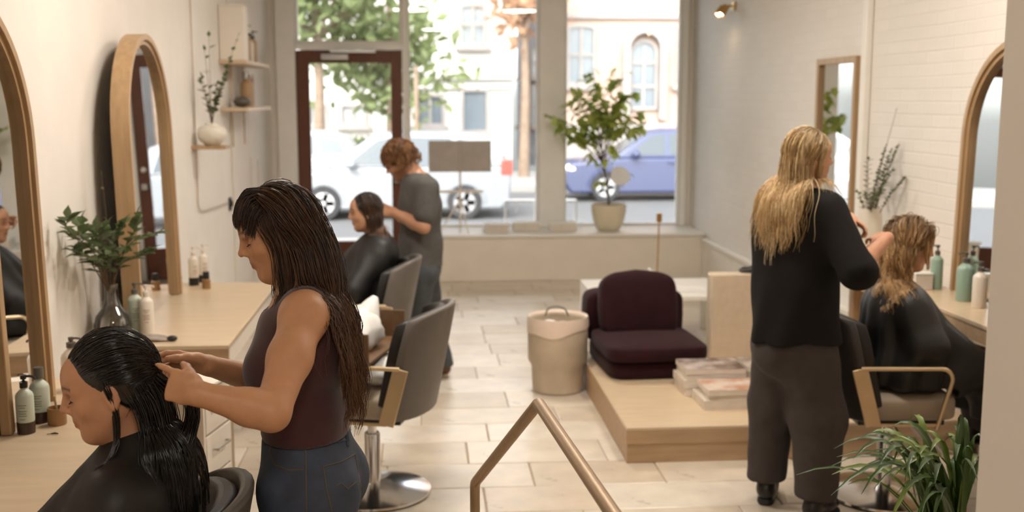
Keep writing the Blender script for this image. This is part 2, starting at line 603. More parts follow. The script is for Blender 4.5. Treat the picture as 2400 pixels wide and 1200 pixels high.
# ------------------------------------------------------------------ counters
def counter(name, x0, x1, y0, y1, zt, label, th=.07, legs=True, edge=None):
    r = tag(empty(name, ((x0 + x1) / 2, (y0 + y1) / 2, 0)), label, 'counter')
    hx, hy = (x1 - x0) / 2, (y1 - y0) / 2
    MB().box(-hx, hx, -hy, hy, zt - .022, zt).build('worktop', M_ply, r, bevel=.003)
    MB().box(-hx + .004, hx - .004, -hy + .004, -hy + .03, zt - .022 - th, zt - .023).build('apron', M_plyside, r)
    MB().box(-hx + .004, hx - .004, hy - .03, hy - .004, zt - .022 - th, zt - .023).build('apron', M_plyside, r)
    MB().box(hx - .03 if edge == 'r' else -hx + .004, hx - .004 if edge == 'r' else -hx + .03, -hy + .03, hy - .03,
             zt - .022 - th, zt - .023).build('front_edge', M_cream if edge == 'r' else M_plyside, r)
    if legs:
        for sx in (-1, 1):
            for sy in (-1, 1):
                cx, cy = sx * (hx - .05), sy * (hy - .05)
                MB().box(cx - .042, cx + .042, cy - .042, cy + .042, 0.0005, zt - .022 - th).build('leg', M_woodz, r, bevel=.003)
    return r
ZT = .75
counter('wooden_counter', XL + .005, -1.036, 1.7, 4.62, ZT, 'long pale wooden counter in front of the client with wet black hair', edge='r', th=.02)
counter('wooden_counter', XL + .005, -.921, 5.2, 7.02, ZT, 'pale wooden counter carrying the glass vase and the leaning arched mirror', edge='r', th=.08)
ZR = .85
counter('wooden_counter', 2.60, XR - .055, 3.7, 7.1, ZR, 'pale wooden counter along the painted brick wall with green bottles', edge='l')

# ------------------------------------------------------------------ mirrors
def arch_mirror(name, side, xw, y0, y1, z0, ztop, label, depth=.09, fw=.055, stile=None):
    """side=+1: glass faces +x (left wall); xw = plane of the frame's front"""
    yc, r = (y0 + y1) / 2, (y1 - y0) / 2
    zs = ztop - r
    root = tag(empty(name, (xw, yc, z0)), label, 'mirror')
    N = 28
    def arch(rad, ins):
        pts = [(-rad, 0)] + [(-rad, zs - z0)]
        pts += [(rad * math.cos(math.pi - math.pi * i / N), zs - z0 + rad * math.sin(math.pi - math.pi * i / N)) for i in range(1, N)]
        pts += [(rad, zs - z0), (rad, 0)]
        return pts
    o, mid, i_ = arch(r, 0), arch(r - fw * .55, 0), arch(r - fw, 0)
    back, frt, step = -side * depth, 0.0, -side * .014
    seq = [(o, back), (o, frt), (mid, frt), (mid, step), (i_, step), (i_, back)]
    def sect(sel, name_):
        m = MB()
        rings = []
        for k in sel:
            rings.append([(d, pl[k][0], pl[k][1]) for pl, d in seq])
        m.rings(rings, closed=True, cap=True)
        return m.build(name_, M_woodz, root, smooth=30)
    n = len(o)
    sect([0, 1], 'frame_upright')
    sect(list(range(1, n - 1)), 'frame_arch')
    sect([n - 2, n - 1], 'frame_upright')
    g = MB()
    pl = arch(r - fw + .006, 0)
    g.prism(pl, 'x', -side * .045, -side * .038)
    g.build('mirror_glass', M_mirror, root)
    if stile is not None:
        g = MB()
        s0 = stile - yc
        hh = zs - z0 + math.sqrt(max(0, (r - fw) ** 2 - s0 ** 2)) - .02
        g.box(-side * .037, 0 if side > 0 else 0, s0 - .022, s0 + .022, 0, hh)
        g.build('stile', M_woodz, root, bevel=.004)
    # seat it: a slight lean back against the wall
    root.rotation_euler = (0, -side * math.radians(1.2), 0)
    return root
mfx = -1.42
yR1 = P(133, 945, x=mfx).y
arch_mirror('arched_mirror', 1, mfx, yR1 - 1.06, yR1, ZT + .003, 2.26, 'tall arched wooden mirror on the counter by the small cup and black-based bottles', stile=P(32, 1010, x=mfx).y)
yR2 = P(434, 683, x=mfx).y
arch_mirror('arched_mirror', 1, mfx, yR2 - 1.06, yR2, ZT + .003, P(352, 78, x=mfx).z, 'arched wooden mirror reflecting the dark door, behind the glass vase of branches').rotation_euler.z = math.radians(1.5)
yR3 = P(2225, 660, z=ZR).y
mfr = XR - .075
yR3 = P(2226, 658, x=mfr).y
arch_mirror('arched_mirror', -1, mfr, yR3 - 1.04, yR3, ZR + .003, 2.2, 'arched wooden mirror on the painted brick wall behind the green bottles', depth=.07)
# narrow rectangular mirror on the right wall
ra, rb = P(2008, 300, x=XR - .03), P(1916, 300, x=XR - .03)
zt_ = P(2004, 131, x=XR - .03).z
root = tag(empty('rectangular_mirror', (XR - .002, (ra.y + rb.y) / 2, 1.0)), 'narrow rectangular mirror in a thin wooden frame on the brick wall', 'mirror')
hy, hz = (rb.y - ra.y) / 2, zt_ - 1.0
fwid = .045
for (y0, y1, z0, z1) in ((-hy, -hy + fwid, 0, hz), (hy - fwid, hy, 0, hz), (-hy + fwid, hy - fwid, 0, fwid), (-hy + fwid, hy - fwid, hz - fwid, hz)):
    MB().box(-.055, 0, y0, y1, z0, z1).build('frame_bar', M_woodz, root, bevel=.003)
MB().box(-.028, -.02, -hy + fwid, hy - fwid, fwid, hz - fwid).build('mirror_glass', M_mirror, root)

# ------------------------------------------------------------------ bottles and small things
def mk_bottle(name, h, r, body_m, top_m, style, label, group=None, loc=(0, 0, 0), rz=0, base_m=None, print_m=None):
    root = tag(empty(name, loc, rz), label, 'bottle', group)
    n = 20
    zb = 0.0
    if base_m is not None:
        MB().lathe([(0, 0), (r * .98, 0), (r, .004), (r, h * .2), (0, h * .2)], n=n).build('base_band', base_m, root, smooth=40)
        zb = h * .2 + .0005
    sh = h * .72
    MB().lathe([(0, zb), (r * .96, zb), (r, zb + .006), (r, sh - r * .5), (r * .9, sh - r * .2), (r * .6, sh + r * .12), (r * .38, sh + r * .3), (r * .38, sh + r * .45), (0, sh + r * .45)], n=n).build('bottle_body', body_m, root, smooth=50)
    z = sh + r * .45
    if style == 'pump':
        m = MB()
        m.lathe([(0, z), (r * .45, z), (r * .45, z + .02), (r * .2, z + .024), (r * .13, z + .026), (r * .13, h - .012), (0, h - .012)], n=12)
        m.build('pump_collar', top_m, root, smooth=40)
        m = MB()
        m.lathe([(0, h - .014), (.010, h - .014), (.011, h), (0, h + .002)], n=10)
        m.tube([(0, 0, h - .005), (.022, 0, h - .004), (.036, 0, h - .007), (.038, 0, h - .014)], .0045, 6)
        m.build('pump_nozzle', top_m, root, smooth=40)
    else:
        MB().lathe([(0, z), (r * .5, z), (r * .5, h - .003), (r * .46, h), (0, h)], n=14).build('cap', top_m, root, smooth=40)
    if print_m is not None:
        # printed lines on the side
        m = MB()
        for k, (hh, wdt) in enumerate(((.50, .9), (.46, .6), (.40, .9), (.36, .8), (.32, .85), (.26, .5))):
            z0 = h * hh
            a = wdt * .55
            ring = [(r * 1.004 * math.cos(-math.pi / 2 + a * (2 * i / 8 - 1)), r * 1.004 * math.sin(-math.pi / 2 + a * (2 * i / 8 - 1))) for i in range(9)]
            m.rings([[(x, y, z0) for x, y in ring], [(x, y, z0 + h * .012) for x, y in ring]], closed=False, cap=False)
        m.build('label_print', print_m, root)
    return root
M_bot_pale = mat('pale_green_bottle', srgb(196, 204, 188), 0.35, var=.03)
M_bot_green = mat('sage_bottle', srgb(150, 176, 158), 0.32, var=.03)
M_bot_white = mat('white_bottle', srgb(228, 218, 204), 0.35, var=.03)
M_bot_brown = mat('brown_bottle', srgb(64, 44, 34), 0.25)
M_print = mat('label_print', srgb(120, 118, 108), 0.6)
M_print2 = mat('label_print_brown', srgb(150, 104, 60), 0.6)
M_capgrey = mat('grey_cap', srgb(96, 92, 84), 0.4)
M_amber = mat('amber_cup', srgb(150, 112, 74), 0.4, var=.1)
pos = lambda px, py, z: tuple(P(px, py, z=z))
b = (-1.425, P(252, 792, z=ZT).y + .115, ZT)
mk_bottle('pump_bottle', .25, .036, M_bot_pale, M_capgrey, 'pump', 'pale green pump bottle beside the glass vase', loc=b, rz=.3, print_m=M_print)
b = pos(346, 783, ZT)
mk_bottle('pump_bottle', .245, .034, M_bot_white, M_bot_white, 'pump', 'cream pump bottle beside the folded pouch', loc=b, rz=.2, print_m=M_print2)
b = P(166, 850, y=4.5)
mk_bottle('pump_bottle', .215, .042, M_bot_white, M_capgrey, 'pump', 'cream pump bottle with grey pump behind the client with wet black hair', loc=(P(168, 838, y=4.42).x, 4.42, ZT), rz=0)
for i, (px, py) in enumerate(((455, 668), (478, 661))):
    b = pos(px, py, ZT)
    mk_bottle('pump_bottle', .24, .031, M_bot_white, M_bot_white, 'pump', 'cream pump bottle with dark foot ' + ('touching the upright of the second arched mirror', 'behind the amber jar with a black lid')[i], 'cream pump bottles by the second mirror', loc=b, rz=.6, base_m=M_black, print_m=M_print2)
b = pos(484, 676, ZT)
b0 = tag(empty('cosmetic_jar', b), 'small amber jar with black lid at the foot of the cream pump bottles', 'jar')
MB().lathe([(0, 0), (.026, 0), (.026, .055), (.02, .06), (0, .06)], n=18).build('jar_body', M_amber, b0, smooth=40)
MB().lathe([(0, .0605), (.02, .0605), (.02, .1), (.018, .104), (0, .104)], n=18).build('jar_lid', M_black, b0, smooth=40)
b = (-1.378, 3.985, ZT)
mk_bottle('squeeze_bottle', .20, .034, M_bot_pale, M_capgrey, 'cap', 'cream bottle with dark foot and grey cap in front of the near mirror', loc=b, base_m=M_bot_brown, print_m=M_print)
b = pos(59, 991, ZT)
mk_bottle('pump_bottle', .205, .03, M_bot_pale, M_black, 'pump', 'pale bottle with black pump and dark foot in front of the near mirror', loc=(-1.383, 3.85, ZT), base_m=M_bot_brown, print_m=M_print)
b = pos(135, 994, ZT)
cup = tag(empty('brush_cup', b), 'small amber cup holding a wooden stick by the near mirror', 'cup')
MB().lathe([(0, 0), (.03, 0), (.032, .003), (.032, .062), (.029, .062), (.029, .008), (0, .008)], n=20).build('cup_body', M_amber, cup, smooth=40)
MB().tube([(0.004, 0, .009), (-.004, .004, .075), (-.008, .006, .10)], .004, 6).build('stick', M_woodz, cup)
# black clip lying on the near counter
b = pos(128, 1019, ZT)
m = MB()
m.tube([(-.012, 0, .004), (.0, .003, .005), (.012, 0, .004)], [.002, .0035, .002], 6)
m.tube([(-.012, 0, .004), (-.024, -.006, .004)], .0012, 5)
tag(m.build('hair_clip', M_black, loc=b), 'tiny black hair clip lying on the near counter', 'hair clip')
# folded pouch
b = pos(362, 797, ZT)
root = tag(empty('cosmetic_pouch', b, math.radians(-18)), 'shiny grey pouch with dark tip lying on the counter before the cream bottle', 'pouch')
m = MB()
rings = []
for i in range(11):
    t = i / 10
    w = .05 * math.sin(math.pi * min(.93, .12 + t * .82)) + .004
    h = .014 * math.sin(math.pi * min(.95, .1 + .85 * t)) + .002
    rings.append([(-.11 + .20 * t, w * math.cos(a), .004 + h * (.55 + .55 * math.sin(a)) * (1 + .25 * math.sin(9 * t + 3 * a))) for a in [2 * math.pi * k / 14 for k in range(14)]])
m.rings(rings)
m.build('pouch_body', mat('grey_foil', srgb(160, 146, 136), .25, var=.2, vscale=20, bump=.4, bscale=30), root, smooth=60)
MB().ball((.095, 0, .014), (.026, .022, .013)).build('pouch_tip', M_vinyl_black, root, smooth=60)
# right counter bottles
for k, (px, py, h, r, bm, tm, lab) in enumerate((
        (2194, 664, .245, .033, M_bot_green, M_capgrey, 'sage green pump bottle beside the seated client with wavy blonde hair'),
        (2262, 659, .255, .044, M_bot_green, M_capgrey, 'wide sage green pump bottle at the foot of the arched mirror'),
        (2296, 681, .235, .036, M_bot_white, M_capgrey, 'white pump bottle with grey pump beside the column'))):
    b = P(px, py, x=mfr - .06 - .02 * k)
    b.z = ZR + .001
    mk_bottle('pump_bottle', h, r, bm, tm, 'pump', lab, loc=b, rz=math.pi * .9, print_m=M_print)
b = pos(2317, 690, ZR)
mk_bottle('dropper_bottle', .10, .02, M_bot_brown, M_capgrey, 'cap', 'small brown bottle at the end of the right counter', loc=(b[0] - .01, b[1] - .02, ZR))
b = P(2160, 678, z=ZR)
root = tag(empty('tissue_box', (b.x, b.y, ZR)), 'small white card box on the right counter before the sage bottle', 'box')
MB().box(-.05, .05, -.03, .03, 0, .085).build('box_body', M_paper, root, bevel=.003)
MB().box(-.052, .052, -.032, .032, .0855, .094).build('box_lid', M_white, root, bevel=.002)

# ------------------------------------------------------------------ plants
def leaf_mesh(name, L, W, m_, cup_=.15, lobes=False):
    n = 5
    vs, fs = [], []
    prof = [0.05, .62, 1.0, .78, .36, .02] if not lobes else [.1, .95, .6, .9, .45, .02]
    for i in range(n + 1):
        t = i / n
        w = W * prof[i]
        z = -cup_ * L * t * t
        vs += [(t * L, -w, z + .25 * w), (t * L, 0, z), (t * L, w, z + .25 * w)]
    for i in range(n):
        a = i * 3
        fs += [(a, a + 3, a + 4, a + 1), (a + 1, a + 4, a + 5, a + 2)]
    me = bpy.data.meshes.new(name)
    me.from_pydata(vs, [], fs)
    me.materials.append(m_)
    me.polygons.foreach_set('use_smooth', [True] * len(me.polygons))
    return me

def put_leaf(me, root, p, d, roll=0.0, s=1.0, name='leaf'):
    o = bpy.data.objects.new(name, me)
    COL.objects.link(o)
    o.parent = root
    d = Vector(d).normalized()
    q = d.to_track_quat('X', 'Z')
    o.rotation_mode = 'QUATERNION'
    o.rotation_quaternion = q @ Euler((roll, 0, 0)).to_quaternion()
    o.location = p
    o.scale = (s, s, s)
    return o

def branch(root, pts, r0, r1, m_, name='stem'):
    n = len(pts)
    MB().tube(pts, [r0 + (r1 - r0) * i / (n - 1) for i in range(n)], 6).build(name, m_, root, smooth=60)

R_ = random.Random(11)
def foliage(root, pts, me, count, size, t0=.3, out=.75, rr=R_):
    """leaves set alternately along a branch"""
    n = len(pts)
    for k in range(count):
        t = t0 + (1 - t0) * (k + .5) / count
        i = min(n - 2, int(t * (n - 1)))
        f = t * (n - 1) - i
        p = pts[i].lerp(pts[i + 1], f)
        tan = (pts[i + 1] - pts[i]).normalized()
        side = tan.cross(Vector((0, 0, 1)))
        side = side.normalized() if side.length > .05 else Vector((1, 0, 0))
        upv = side.cross(tan)
        a = (math.pi * k + rr.uniform(-.7, .7))
        d = tan * (1 - out * .6) + (side * math.cos(a) + upv * .5 * math.sin(a)) * out
        put_leaf(me, root, p, d, rr.uniform(-.5, .5), size * rr.uniform(.75, 1.15))
    put_leaf(me, root, pts[-1], pts[-1] - pts[-2], 0, size * .8)

# glass vase with branches on the left counter
vb = P(252, 792, z=ZT)
vb.x = max(vb.x, XL + .115)
root = tag(empty('vase_of_branches', (vb.x, vb.y, ZT)), 'round clear glass vase with leafy green branches on the wooden counter', 'plant')
prof = [(0, 0), (.075, 0), (.098, .03), (.102, .065), (.088, .11), (.052, .15), (.036, .19), (.034, .25), (.038, .265),
        (.035, .265), (.031, .25), (.033, .19), (.049, .15), (.085, .11), (.098, .065), (.094, .032), (.07, .006), (0, .006)]
MB().lathe(prof, n=32, sx=.87, sy=.87).build('vase', M_vaseglass, root, smooth=60)
LM = leaf_mesh('leaf', .07, .021, M_leaf)
def rel(px, py, y):
    return P(px, py, y=y) - root.location
vy = root.location.y
dirs = [((252, 660), (225, 600), (165, 545), (140, 512), -.5), ((250, 655), (215, 620), (180, 580), (190, 520), -.35),
        ((250, 650), (232, 600), (222, 560), (215, 535), -.08), ((255, 650), (255, 590), (248, 500), (238, 410), .03),
        ((258, 650), (275, 610), (320, 560), (372, 545), -.1), ((260, 655), (290, 590), (315, 540), (322, 505), -.02),
        ((256, 650), (262, 590), (275, 545), (290, 520), .04), ((258, 650), (280, 625), (325, 600), (352, 585), -.12),
        ((250, 660), (230, 625), (205, 600), (162, 590), -.4), ((252, 655), (240, 610), (215, 575), (178, 548), -.3), ((252, 655), (250, 615), (262, 590), (300, 575), -.2), ((254, 650), (245, 600), (235, 560), (248, 530), -.2)]
for k, (a, b_, c, d, dy) in enumerate(dirs):
    base = Vector((random.uniform(-.03, .03), random.uniform(-.03, .03), .012))
    pts = bez([base, Vector(((rel(*a, vy)).x * .6, 0, .2)), rel(*b_, vy + dy * .5), rel(*c, vy + dy), rel(*d, vy + dy)], 6)
    pts = [Vector((max(p.x, XL + .085 - root.location.x), p.y, p.z)) for p in pts]
    branch(root, pts, .0035, .0013, M_stem)
    foliage(root, pts, LM, 3 if k == 3 else 15, .45 if k == 3 else 1.1, .42)

# wall shelf with the round white vase
wx = XL + .002
sp = P(478, 345, x=XL + .07)
root = tag(empty('cord_shelf', (wx, sp.y, sp.z - .012)), 'tiny wooden wall shelf hung on a cord under the round white vase', 'shelf')
MB().box(0, .235, -.10, .10, 0, .024).build('shelf_board', M_woodz, root, bevel=.002)
MB().tube([(.012, 0, .03), (.012, .0, .9), (.012, 0, 1.45)], .0035, 6).build('cord', M_woodz, root)
q1 = P(497, 478, x=XL + .02) - root.location
q2 = P(540, 475, x=XL + .02) - root.location
MB().tube(bez([(.012, 0, -.001), (.012, 0, q1.z * .6), (.012, q1.y * .1, q1.z), (.012, q1.y + .1, q1.z - .04), (.012, q2.y, q2.z)], 6), .004, 6).build('cord', M_brass, root)
root2 = tag(empty('round_vase', (wx + .128, sp.y, sp.z + .0125)), 'round white ceramic vase with green sprigs on the tiny wall shelf', 'plant')
MB().lathe([(0, 0), (.04, 0), (.046, .008), (.078, .04), (.086, .08), (.08, .115), (.06, .135), (.04, .14), (.036, .155), (.03, .155), (.03, .14), (0, .135)], n=28, sx=1.2, sy=1.2).build('vase', M_ceramic, root2, smooth=60)
LM2 = leaf_mesh('leaf', .062, .019, M_leaf)
for k, (dy, dz, dx, nl) in enumerate(((-.07, .30, -.05, 9), (.02, .34, -.06, 9), (.05, .46, .14, 9), (.02, .62, .20, 8), (-.05, .52, -.02, 4), (.02, .62, .0, 3), (.03, .32, .10, 9), (-.02, .28, .05, 9), (-.06, .36, .12, 9))):
    pts = bez([(0, 0, .139), (dx * .3, dy * .3, .139 + dz * .4), (dx, dy, .139 + dz)], 7)
    branch(root2, pts, .003, .001, M_stem)
    foliage(root2, pts, LM2, nl, .9, .35)

# two-tier wall shelf by the window corner
xs = XL + .002
s1a, s1b = P(552, 152, x=XL + .1), P(636, 152, x=XL + .1)
s2a, s2b = P(550, 250, x=XL + .1), P(640, 250, x=XL + .1)
ys0, ys1 = 9.15, 10.5
zs1, zs2 = P(590, 150, x=XL + .1).z, P(590, 250, x=XL + .1).z
for z, lab in ((zs1, 'upper pale wall shelf with a row of bottles'), (zs2, 'lower pale wall shelf with a flask and a frame')):
    root = tag(empty('display_shelf', (xs, (ys0 + ys1) / 2, z)), lab, 'shelf', 'pale wall shelves by the window')
    MB().box(0, .22, -.68, .68, -.03, 0).build('shelf_board', M_ply, root, bevel=.003)
    MB().tube([(.03, -.3, -.031), (.03, -.3, -.031 - .3)], .006, 6).build('bracket', M_woodz, root)
    MB().tube([(.03, .3, -.031), (.03, .3, -.031 - .3)], .006, 6).build('bracket', M_woodz, root)
root = tag(empty('shelf_box', (xs + .003, ys0 + .13, zs1 + .001)), 'plain beige upright box at the end of the upper wall shelf', 'box')
MB().box(0, .2, -.1, .1, 0, .42).build('box_body', M_cream, root, bevel=.004)
MB().box(-.001, .202, -.102, .102, .4205, .435).build('box_lid', M_cream, root, bevel=.003)
for k in range(5):
    mk_bottle('shelf_bottle', .26 + .03 * (k % 3), .034, M_bot_white if k % 2 else M_woodz, M_black if k != 2 else M_woodz, 'cap' if k % 2 else 'pump',
              ('first', 'second', 'third', 'fourth', 'fifth')[k] + ' slim bottle from the beige box on the upper wall shelf', 'bottles on the upper wall shelf', loc=(xs + .11, ys0 + .36 + k * .19, zs1 + .001))
root = mk_bottle('glass_flask', .30, .055, M_woodz, M_vaseglass, 'cap', 'tan flask bottle on the lower wall shelf', loc=(xs + .11, ys0 + .66, zs2 + .001))
tag(MB().ball((0, 0, .045), (.075, .09, .045)).build('round_stone', M_capgrey, loc=(xs + .12, ys0 + .34, zs2 + .001), smooth=60), 'dark grey flattened stone on the lower wall shelf', 'stone')
root = tag(empty('picture_frame', (xs + .1, ys0 + .98, zs2 + .001)), 'small brown picture frame standing on the lower wall shelf', 'frame')
for (a0, a1, c0, c1) in ((-.1, -.075, 0, .28), (.075, .1, 0, .28), (-.075, .075, 0, .025), (-.075, .075, .255, .28)):
    MB().box(-.012, .012, a0, a1, c0, c1).build('frame_bar', M_woodz, root)
MB().box(-.006, .004, -.075, .075, .025, .255).build('picture_panel', M_door, root)
# cables down the left wall
for px, z0, z1, lab in ((546, .2, 3.4, 'thin pale cable running down the left wall before the shelves'), (590, .2, 1.35, 'thin pale cable under the wall shelves nearer the vase'), (606, .2, 1.3, 'thin pale cable under the wall shelves nearer the window')):
    q = P(px, 420, x=XL + .008)
    m = MB().tube([(0, 0, z0), (0, 0, z1)], .008, 6)
    tag(m.build('wall_cable', M_cream, loc=(XL + .01, q.y, 0), smooth=60), lab, 'cable', 'cables on the left wall')
q = P(543, 478, x=XL + .02)
root = tag(empty('wall_outlet', (XL + .002, q.y, q.z)), 'small dark wall socket where the brass cord ends', 'socket')
MB().box(0, .016, -.035, .035, -.055, .055).build('plate', M_black, root, bevel=.004)
MB().box(.0165, .03, -.015, .015, -.02, .03).build('plug', M_black, root, bevel=.003)

# potted tree on the window bench
tp = P(1426, 540, z=z_sill)
root = tag(empty('potted_tree', (tp.x, tp.y, z_sill + .001)), 'small leafy tree in a cream pot on the window bench', 'plant')
MB().lathe([(0, 0), (.10, 0), (.13, .02), (.165, .10), (.185, .2), (.188, .285), (.178, .285), (.172, .25), (0, .25)], n=32).build('pot', mat('cream_pot', srgb(226, 214, 188), .5, var=.03), root, smooth=50)
MB().lathe([(0, .2505), (.172, .2505), (.16, .262), (0, .268)], n=24).build('soil', mat('soil', srgb(90, 72, 54), .9), root, smooth=60)
ty = tp.y
def relt(px, py, dy=0):
    return P(px, py, y=ty + dy) - root.location
trunk = bez([Vector((0, 0, .26)), relt(1424, 440), relt(1412, 380), relt(1402, 300)], 8)
branch(root, trunk, .014, .007, M_stem, 'trunk')
LT = leaf_mesh('leaf', .17, .056, M_leaf2, .22, True)
LTd = leaf_mesh('leaf', .17, .056, leaf_mat('leaf_mid', srgb(164, 180, 96), tr=.6), .22, True)
RT = random.Random(5)
ends = [(1390, 160, 0), (1445, 160, .1), (1340, 205, -.2), (1370, 230, .2), (1300, 275, -.1), (1272, 268, .15), (1330, 300, .25), (1400, 200, -.25), (1462, 170, -.1),
        (1420, 245, .2), (1470, 225, .15), (1490, 215, -.15), (1500, 262, .05), (1488, 300, -.2), (1390, 270, -.3), (1440, 280, .3), (1360, 265, .3), (1350, 190, .1), (1415, 205, .25),
        (1310, 312, .1), (1515, 290, .1), (1380, 335, .15), (1440, 330, -.15), (1325, 240, .0), (1460, 265, -.25)]
for k, (px, py, dy) in enumerate(ends):
    i0 = RT.randint(len(trunk) // 2, len(trunk) - 1)
    s = trunk[i0]
    e = relt(px, py, dy)
    midp = (s + e) / 2 + Vector((0, 0, .06))
    pts = bez([s, midp, e], 6)
    branch(root, pts, .006, .002, M_stem)
    for j in range(11):
        t = .45 + .55 * (j + 1) / 11
        p = pts[min(len(pts) - 1, int(t * (len(pts) - 1)))]
        a = RT.uniform(0, 2 * math.pi)
        put_leaf(LT if RT.random() < .6 else LTd, root, p, (math.cos(a), math.sin(a) * .8, RT.uniform(-.9, .25)), RT.uniform(-.6, .6), RT.uniform(.6, 1.05))
for (px, py) in ((1380, 360), (1392, 372), (1420, 372), (1440, 355), (1432, 340), (1465, 405), (1408, 425)):
    e = relt(px, py, RT.uniform(-.1, .1))
    branch(root, [trunk[8], (trunk[8] + e) / 2, e], .003, .0015, M_stem)
    for j in range(3):
        put_leaf(LT, root, e, (RT.uniform(-1, 1), RT.uniform(-.6, .6), RT.uniform(-1, .1)), 0, .7)
e = relt(1447, 410, -.1)
m = MB()
m.lathe([(0, -.004), (.09, -.004), (.105, .0), (.09, .006), (.04, .02), (0, .022)], n=24)
o = tag(m.build('white_disc', leaf_mat('white_paper', srgb(244, 242, 238), .02, 9, .6, .5), smooth=50), 'white round dish leaning against the trunk of the potted tree', 'dish')
o.location = root.location + e + Vector((0, -.16, 0))
o.rotation_euler = (math.radians(70), math.radians(15), 0)

# things on the window bench
def sill(px, py):
    return P(px, py, z=z_sill)
q = sill(1160, 543)
for k in range(3):
    tag(MB().box(-.13, .13, -.1, .1, 0, .028).build('magazine', M_paper, loc=(q.x + .01 * k, q.y, z_sill + .001 + k * .029), bevel=.003), ('bottom', 'middle', 'top')[k] + ' pale magazine of the stack on the window bench', 'magazine', 'magazines on the window bench')
for k, (px, lab) in enumerate(((1232, 'white card box under the wire rack nearer the magazines'), (1318, 'white card box under the wire rack nearer the potted tree'))):
    q = sill(px, 540)
    root = tag(empty('card_box', (q.x, q.y, z_sill + .001)), lab, 'box')
    MB().box(-.14, .14, -.08, .08, 0, .075).build('box_body', M_paper, root, bevel=.003)
    MB().box(-.143, .143, -.083, .083, .0755, .095).build('box_lid', M_white, root, bevel=.003)
for k, (px, w, lab) in enumerate(((1222, .17, 'white wire rack on the window bench next to the magazines'), (1316, .17, 'white wire rack on the window bench next to the potted tree'))):
    q = sill(px, 528)
    root = tag(empty('wire_rack', (q.x, q.y + .12, z_sill + .001)), lab, 'rack')
    h = .26
    for sx in (-1, 1):
        for sy in (-1, 1):
            MB().tube([(sx * w, sy * .1, 0), (sx * w, sy * .1, h)], .006, 6).build('leg', M_white, root)
    MB().box(-w - .01, w + .01, -.11, .11, h, h + .014).build('top_plate', M_white, root)
    MB().tube([(-w * .3, 0, h), (-w * .3, 0, h - .12)], .006, 6).build('hook', M_white, root)
# sign on a folding easel
q = sill(1080, 548)
root = tag(empty('sign_easel', (q.x, q.y + .14, z_sill + .001)), 'wide greyish sign board on a thin white easel in the window', 'sign')
zc0, zc1 = P(1085, 405, y=q.y).z - z_sill, P(1085, 331, y=q.y).z - z_sill
xw = (P(1156, 370, y=q.y).x - P(1008, 370, y=q.y).x) / 2
for sx in (-1, 1):
    MB().box(-xw if sx < 0 else .003, -.003 if sx < 0 else xw, -.02, -.002, zc0, zc1).build('sign_panel', leaf_mat('grey_board', srgb(204, 194, 184), .06, 9, .6, .4), root)
MB().tube([(0, .0, 0.0), (0, .0, zc1)], .012, 8).build('easel_post', M_cream, root)
MB().box(-.24, .24, -.03, .02, zc0 - .22, zc0 - .195).build('easel_ledge', M_cream, root)
MB().tube([(0, 0, .35), (-.22, -.05, 0.004)], .008, 6).build('leg', M_cream, root)
MB().tube([(0, 0, .35), (.08, -.17, 0.004)], .008, 6).build('leg', M_cream, root)

# lamp on the right wall and a small switch
q = P(1693, 14, x=XR - .12)
root = tag(empty('wall_spotlight', (XR - .001, q.y, q.z)), 'small brass twin spotlight glowing high on the right wall', 'lamp')
MB().lathe([(0, 0), (.045, 0), (.045, .018), (0, .02)], n=20).build('wall_plate', M_brass, root, smooth=40).rotation_euler = (0, -math.pi / 2, 0)
MB().tube([(-.02, 0, 0), (-.09, 0, 0)], .01, 8).build('arm', M_brass, root, smooth=60)
for sy in (-1, 1):
    hd = MB().lathe([(0, .0), (.03, 0), (.036, .05), (.04, .10), (.036, .10), (.03, .05), (0, .03)], n=18).build('spot_head', M_brass, root, smooth=50)
    hd.location = (-.09, sy * .055, 0)
    hd.rotation_euler = (0, math.radians(180 + 35), 0)
    bl = MB().ball((0, 0, .075), .026, 12, 8).build('bulb', mat('warm_bulb', (1, 1, 1), .5, emit=((1, .72, .42), 60.0)), root, smooth=60)
    bl.location = hd.location
    bl.rotation_euler = hd.rotation_euler
q = P(1609, 315, x=XR - .01)
root = tag(empty('wall_switch', (XR - .001, q.y, q.z)), 'small grey switch on the right wall next to the window', 'switch')
MB().box(-.014, 0, -.05, .05, -.06, .06).build('plate', M_paper, root, bevel=.003)
MB().box(-.02, -.0145, -.02, .02, -.03, .03).build('toggle', M_capgrey, root, bevel=.002)

# ------------------------------------------------------------------ platform and waiting corner
pf = P(1470, 1086.5, z=0)
pz = P(1468, 1003, y=pf.y).z
pxl = 1.045
M_seam = M_plyside
root = struct(empty('floor_platform', (pxl, pf.y, 0)))
yb_ = 7.35
MB().box(.004, XR - .04 - pxl, 0.004, yb_ - pf.y, 0.0005, pz * .52).build('platform_base', M_plyside, root, bevel=.002)
MB().box(0, XR - .036 - pxl, 0, yb_ - pf.y, pz * .52 + .001, pz - .018).build('platform_upper', M_plyside, root, bevel=.002)
MB().box(0, XR - .036 - pxl, 0, yb_ - pf.y, pz - .0175, pz).build('platform_top', M_ply, root, bevel=.003)
# small foam strip fallen off the platform's edge
q = P(1366, 878, y=6.75)

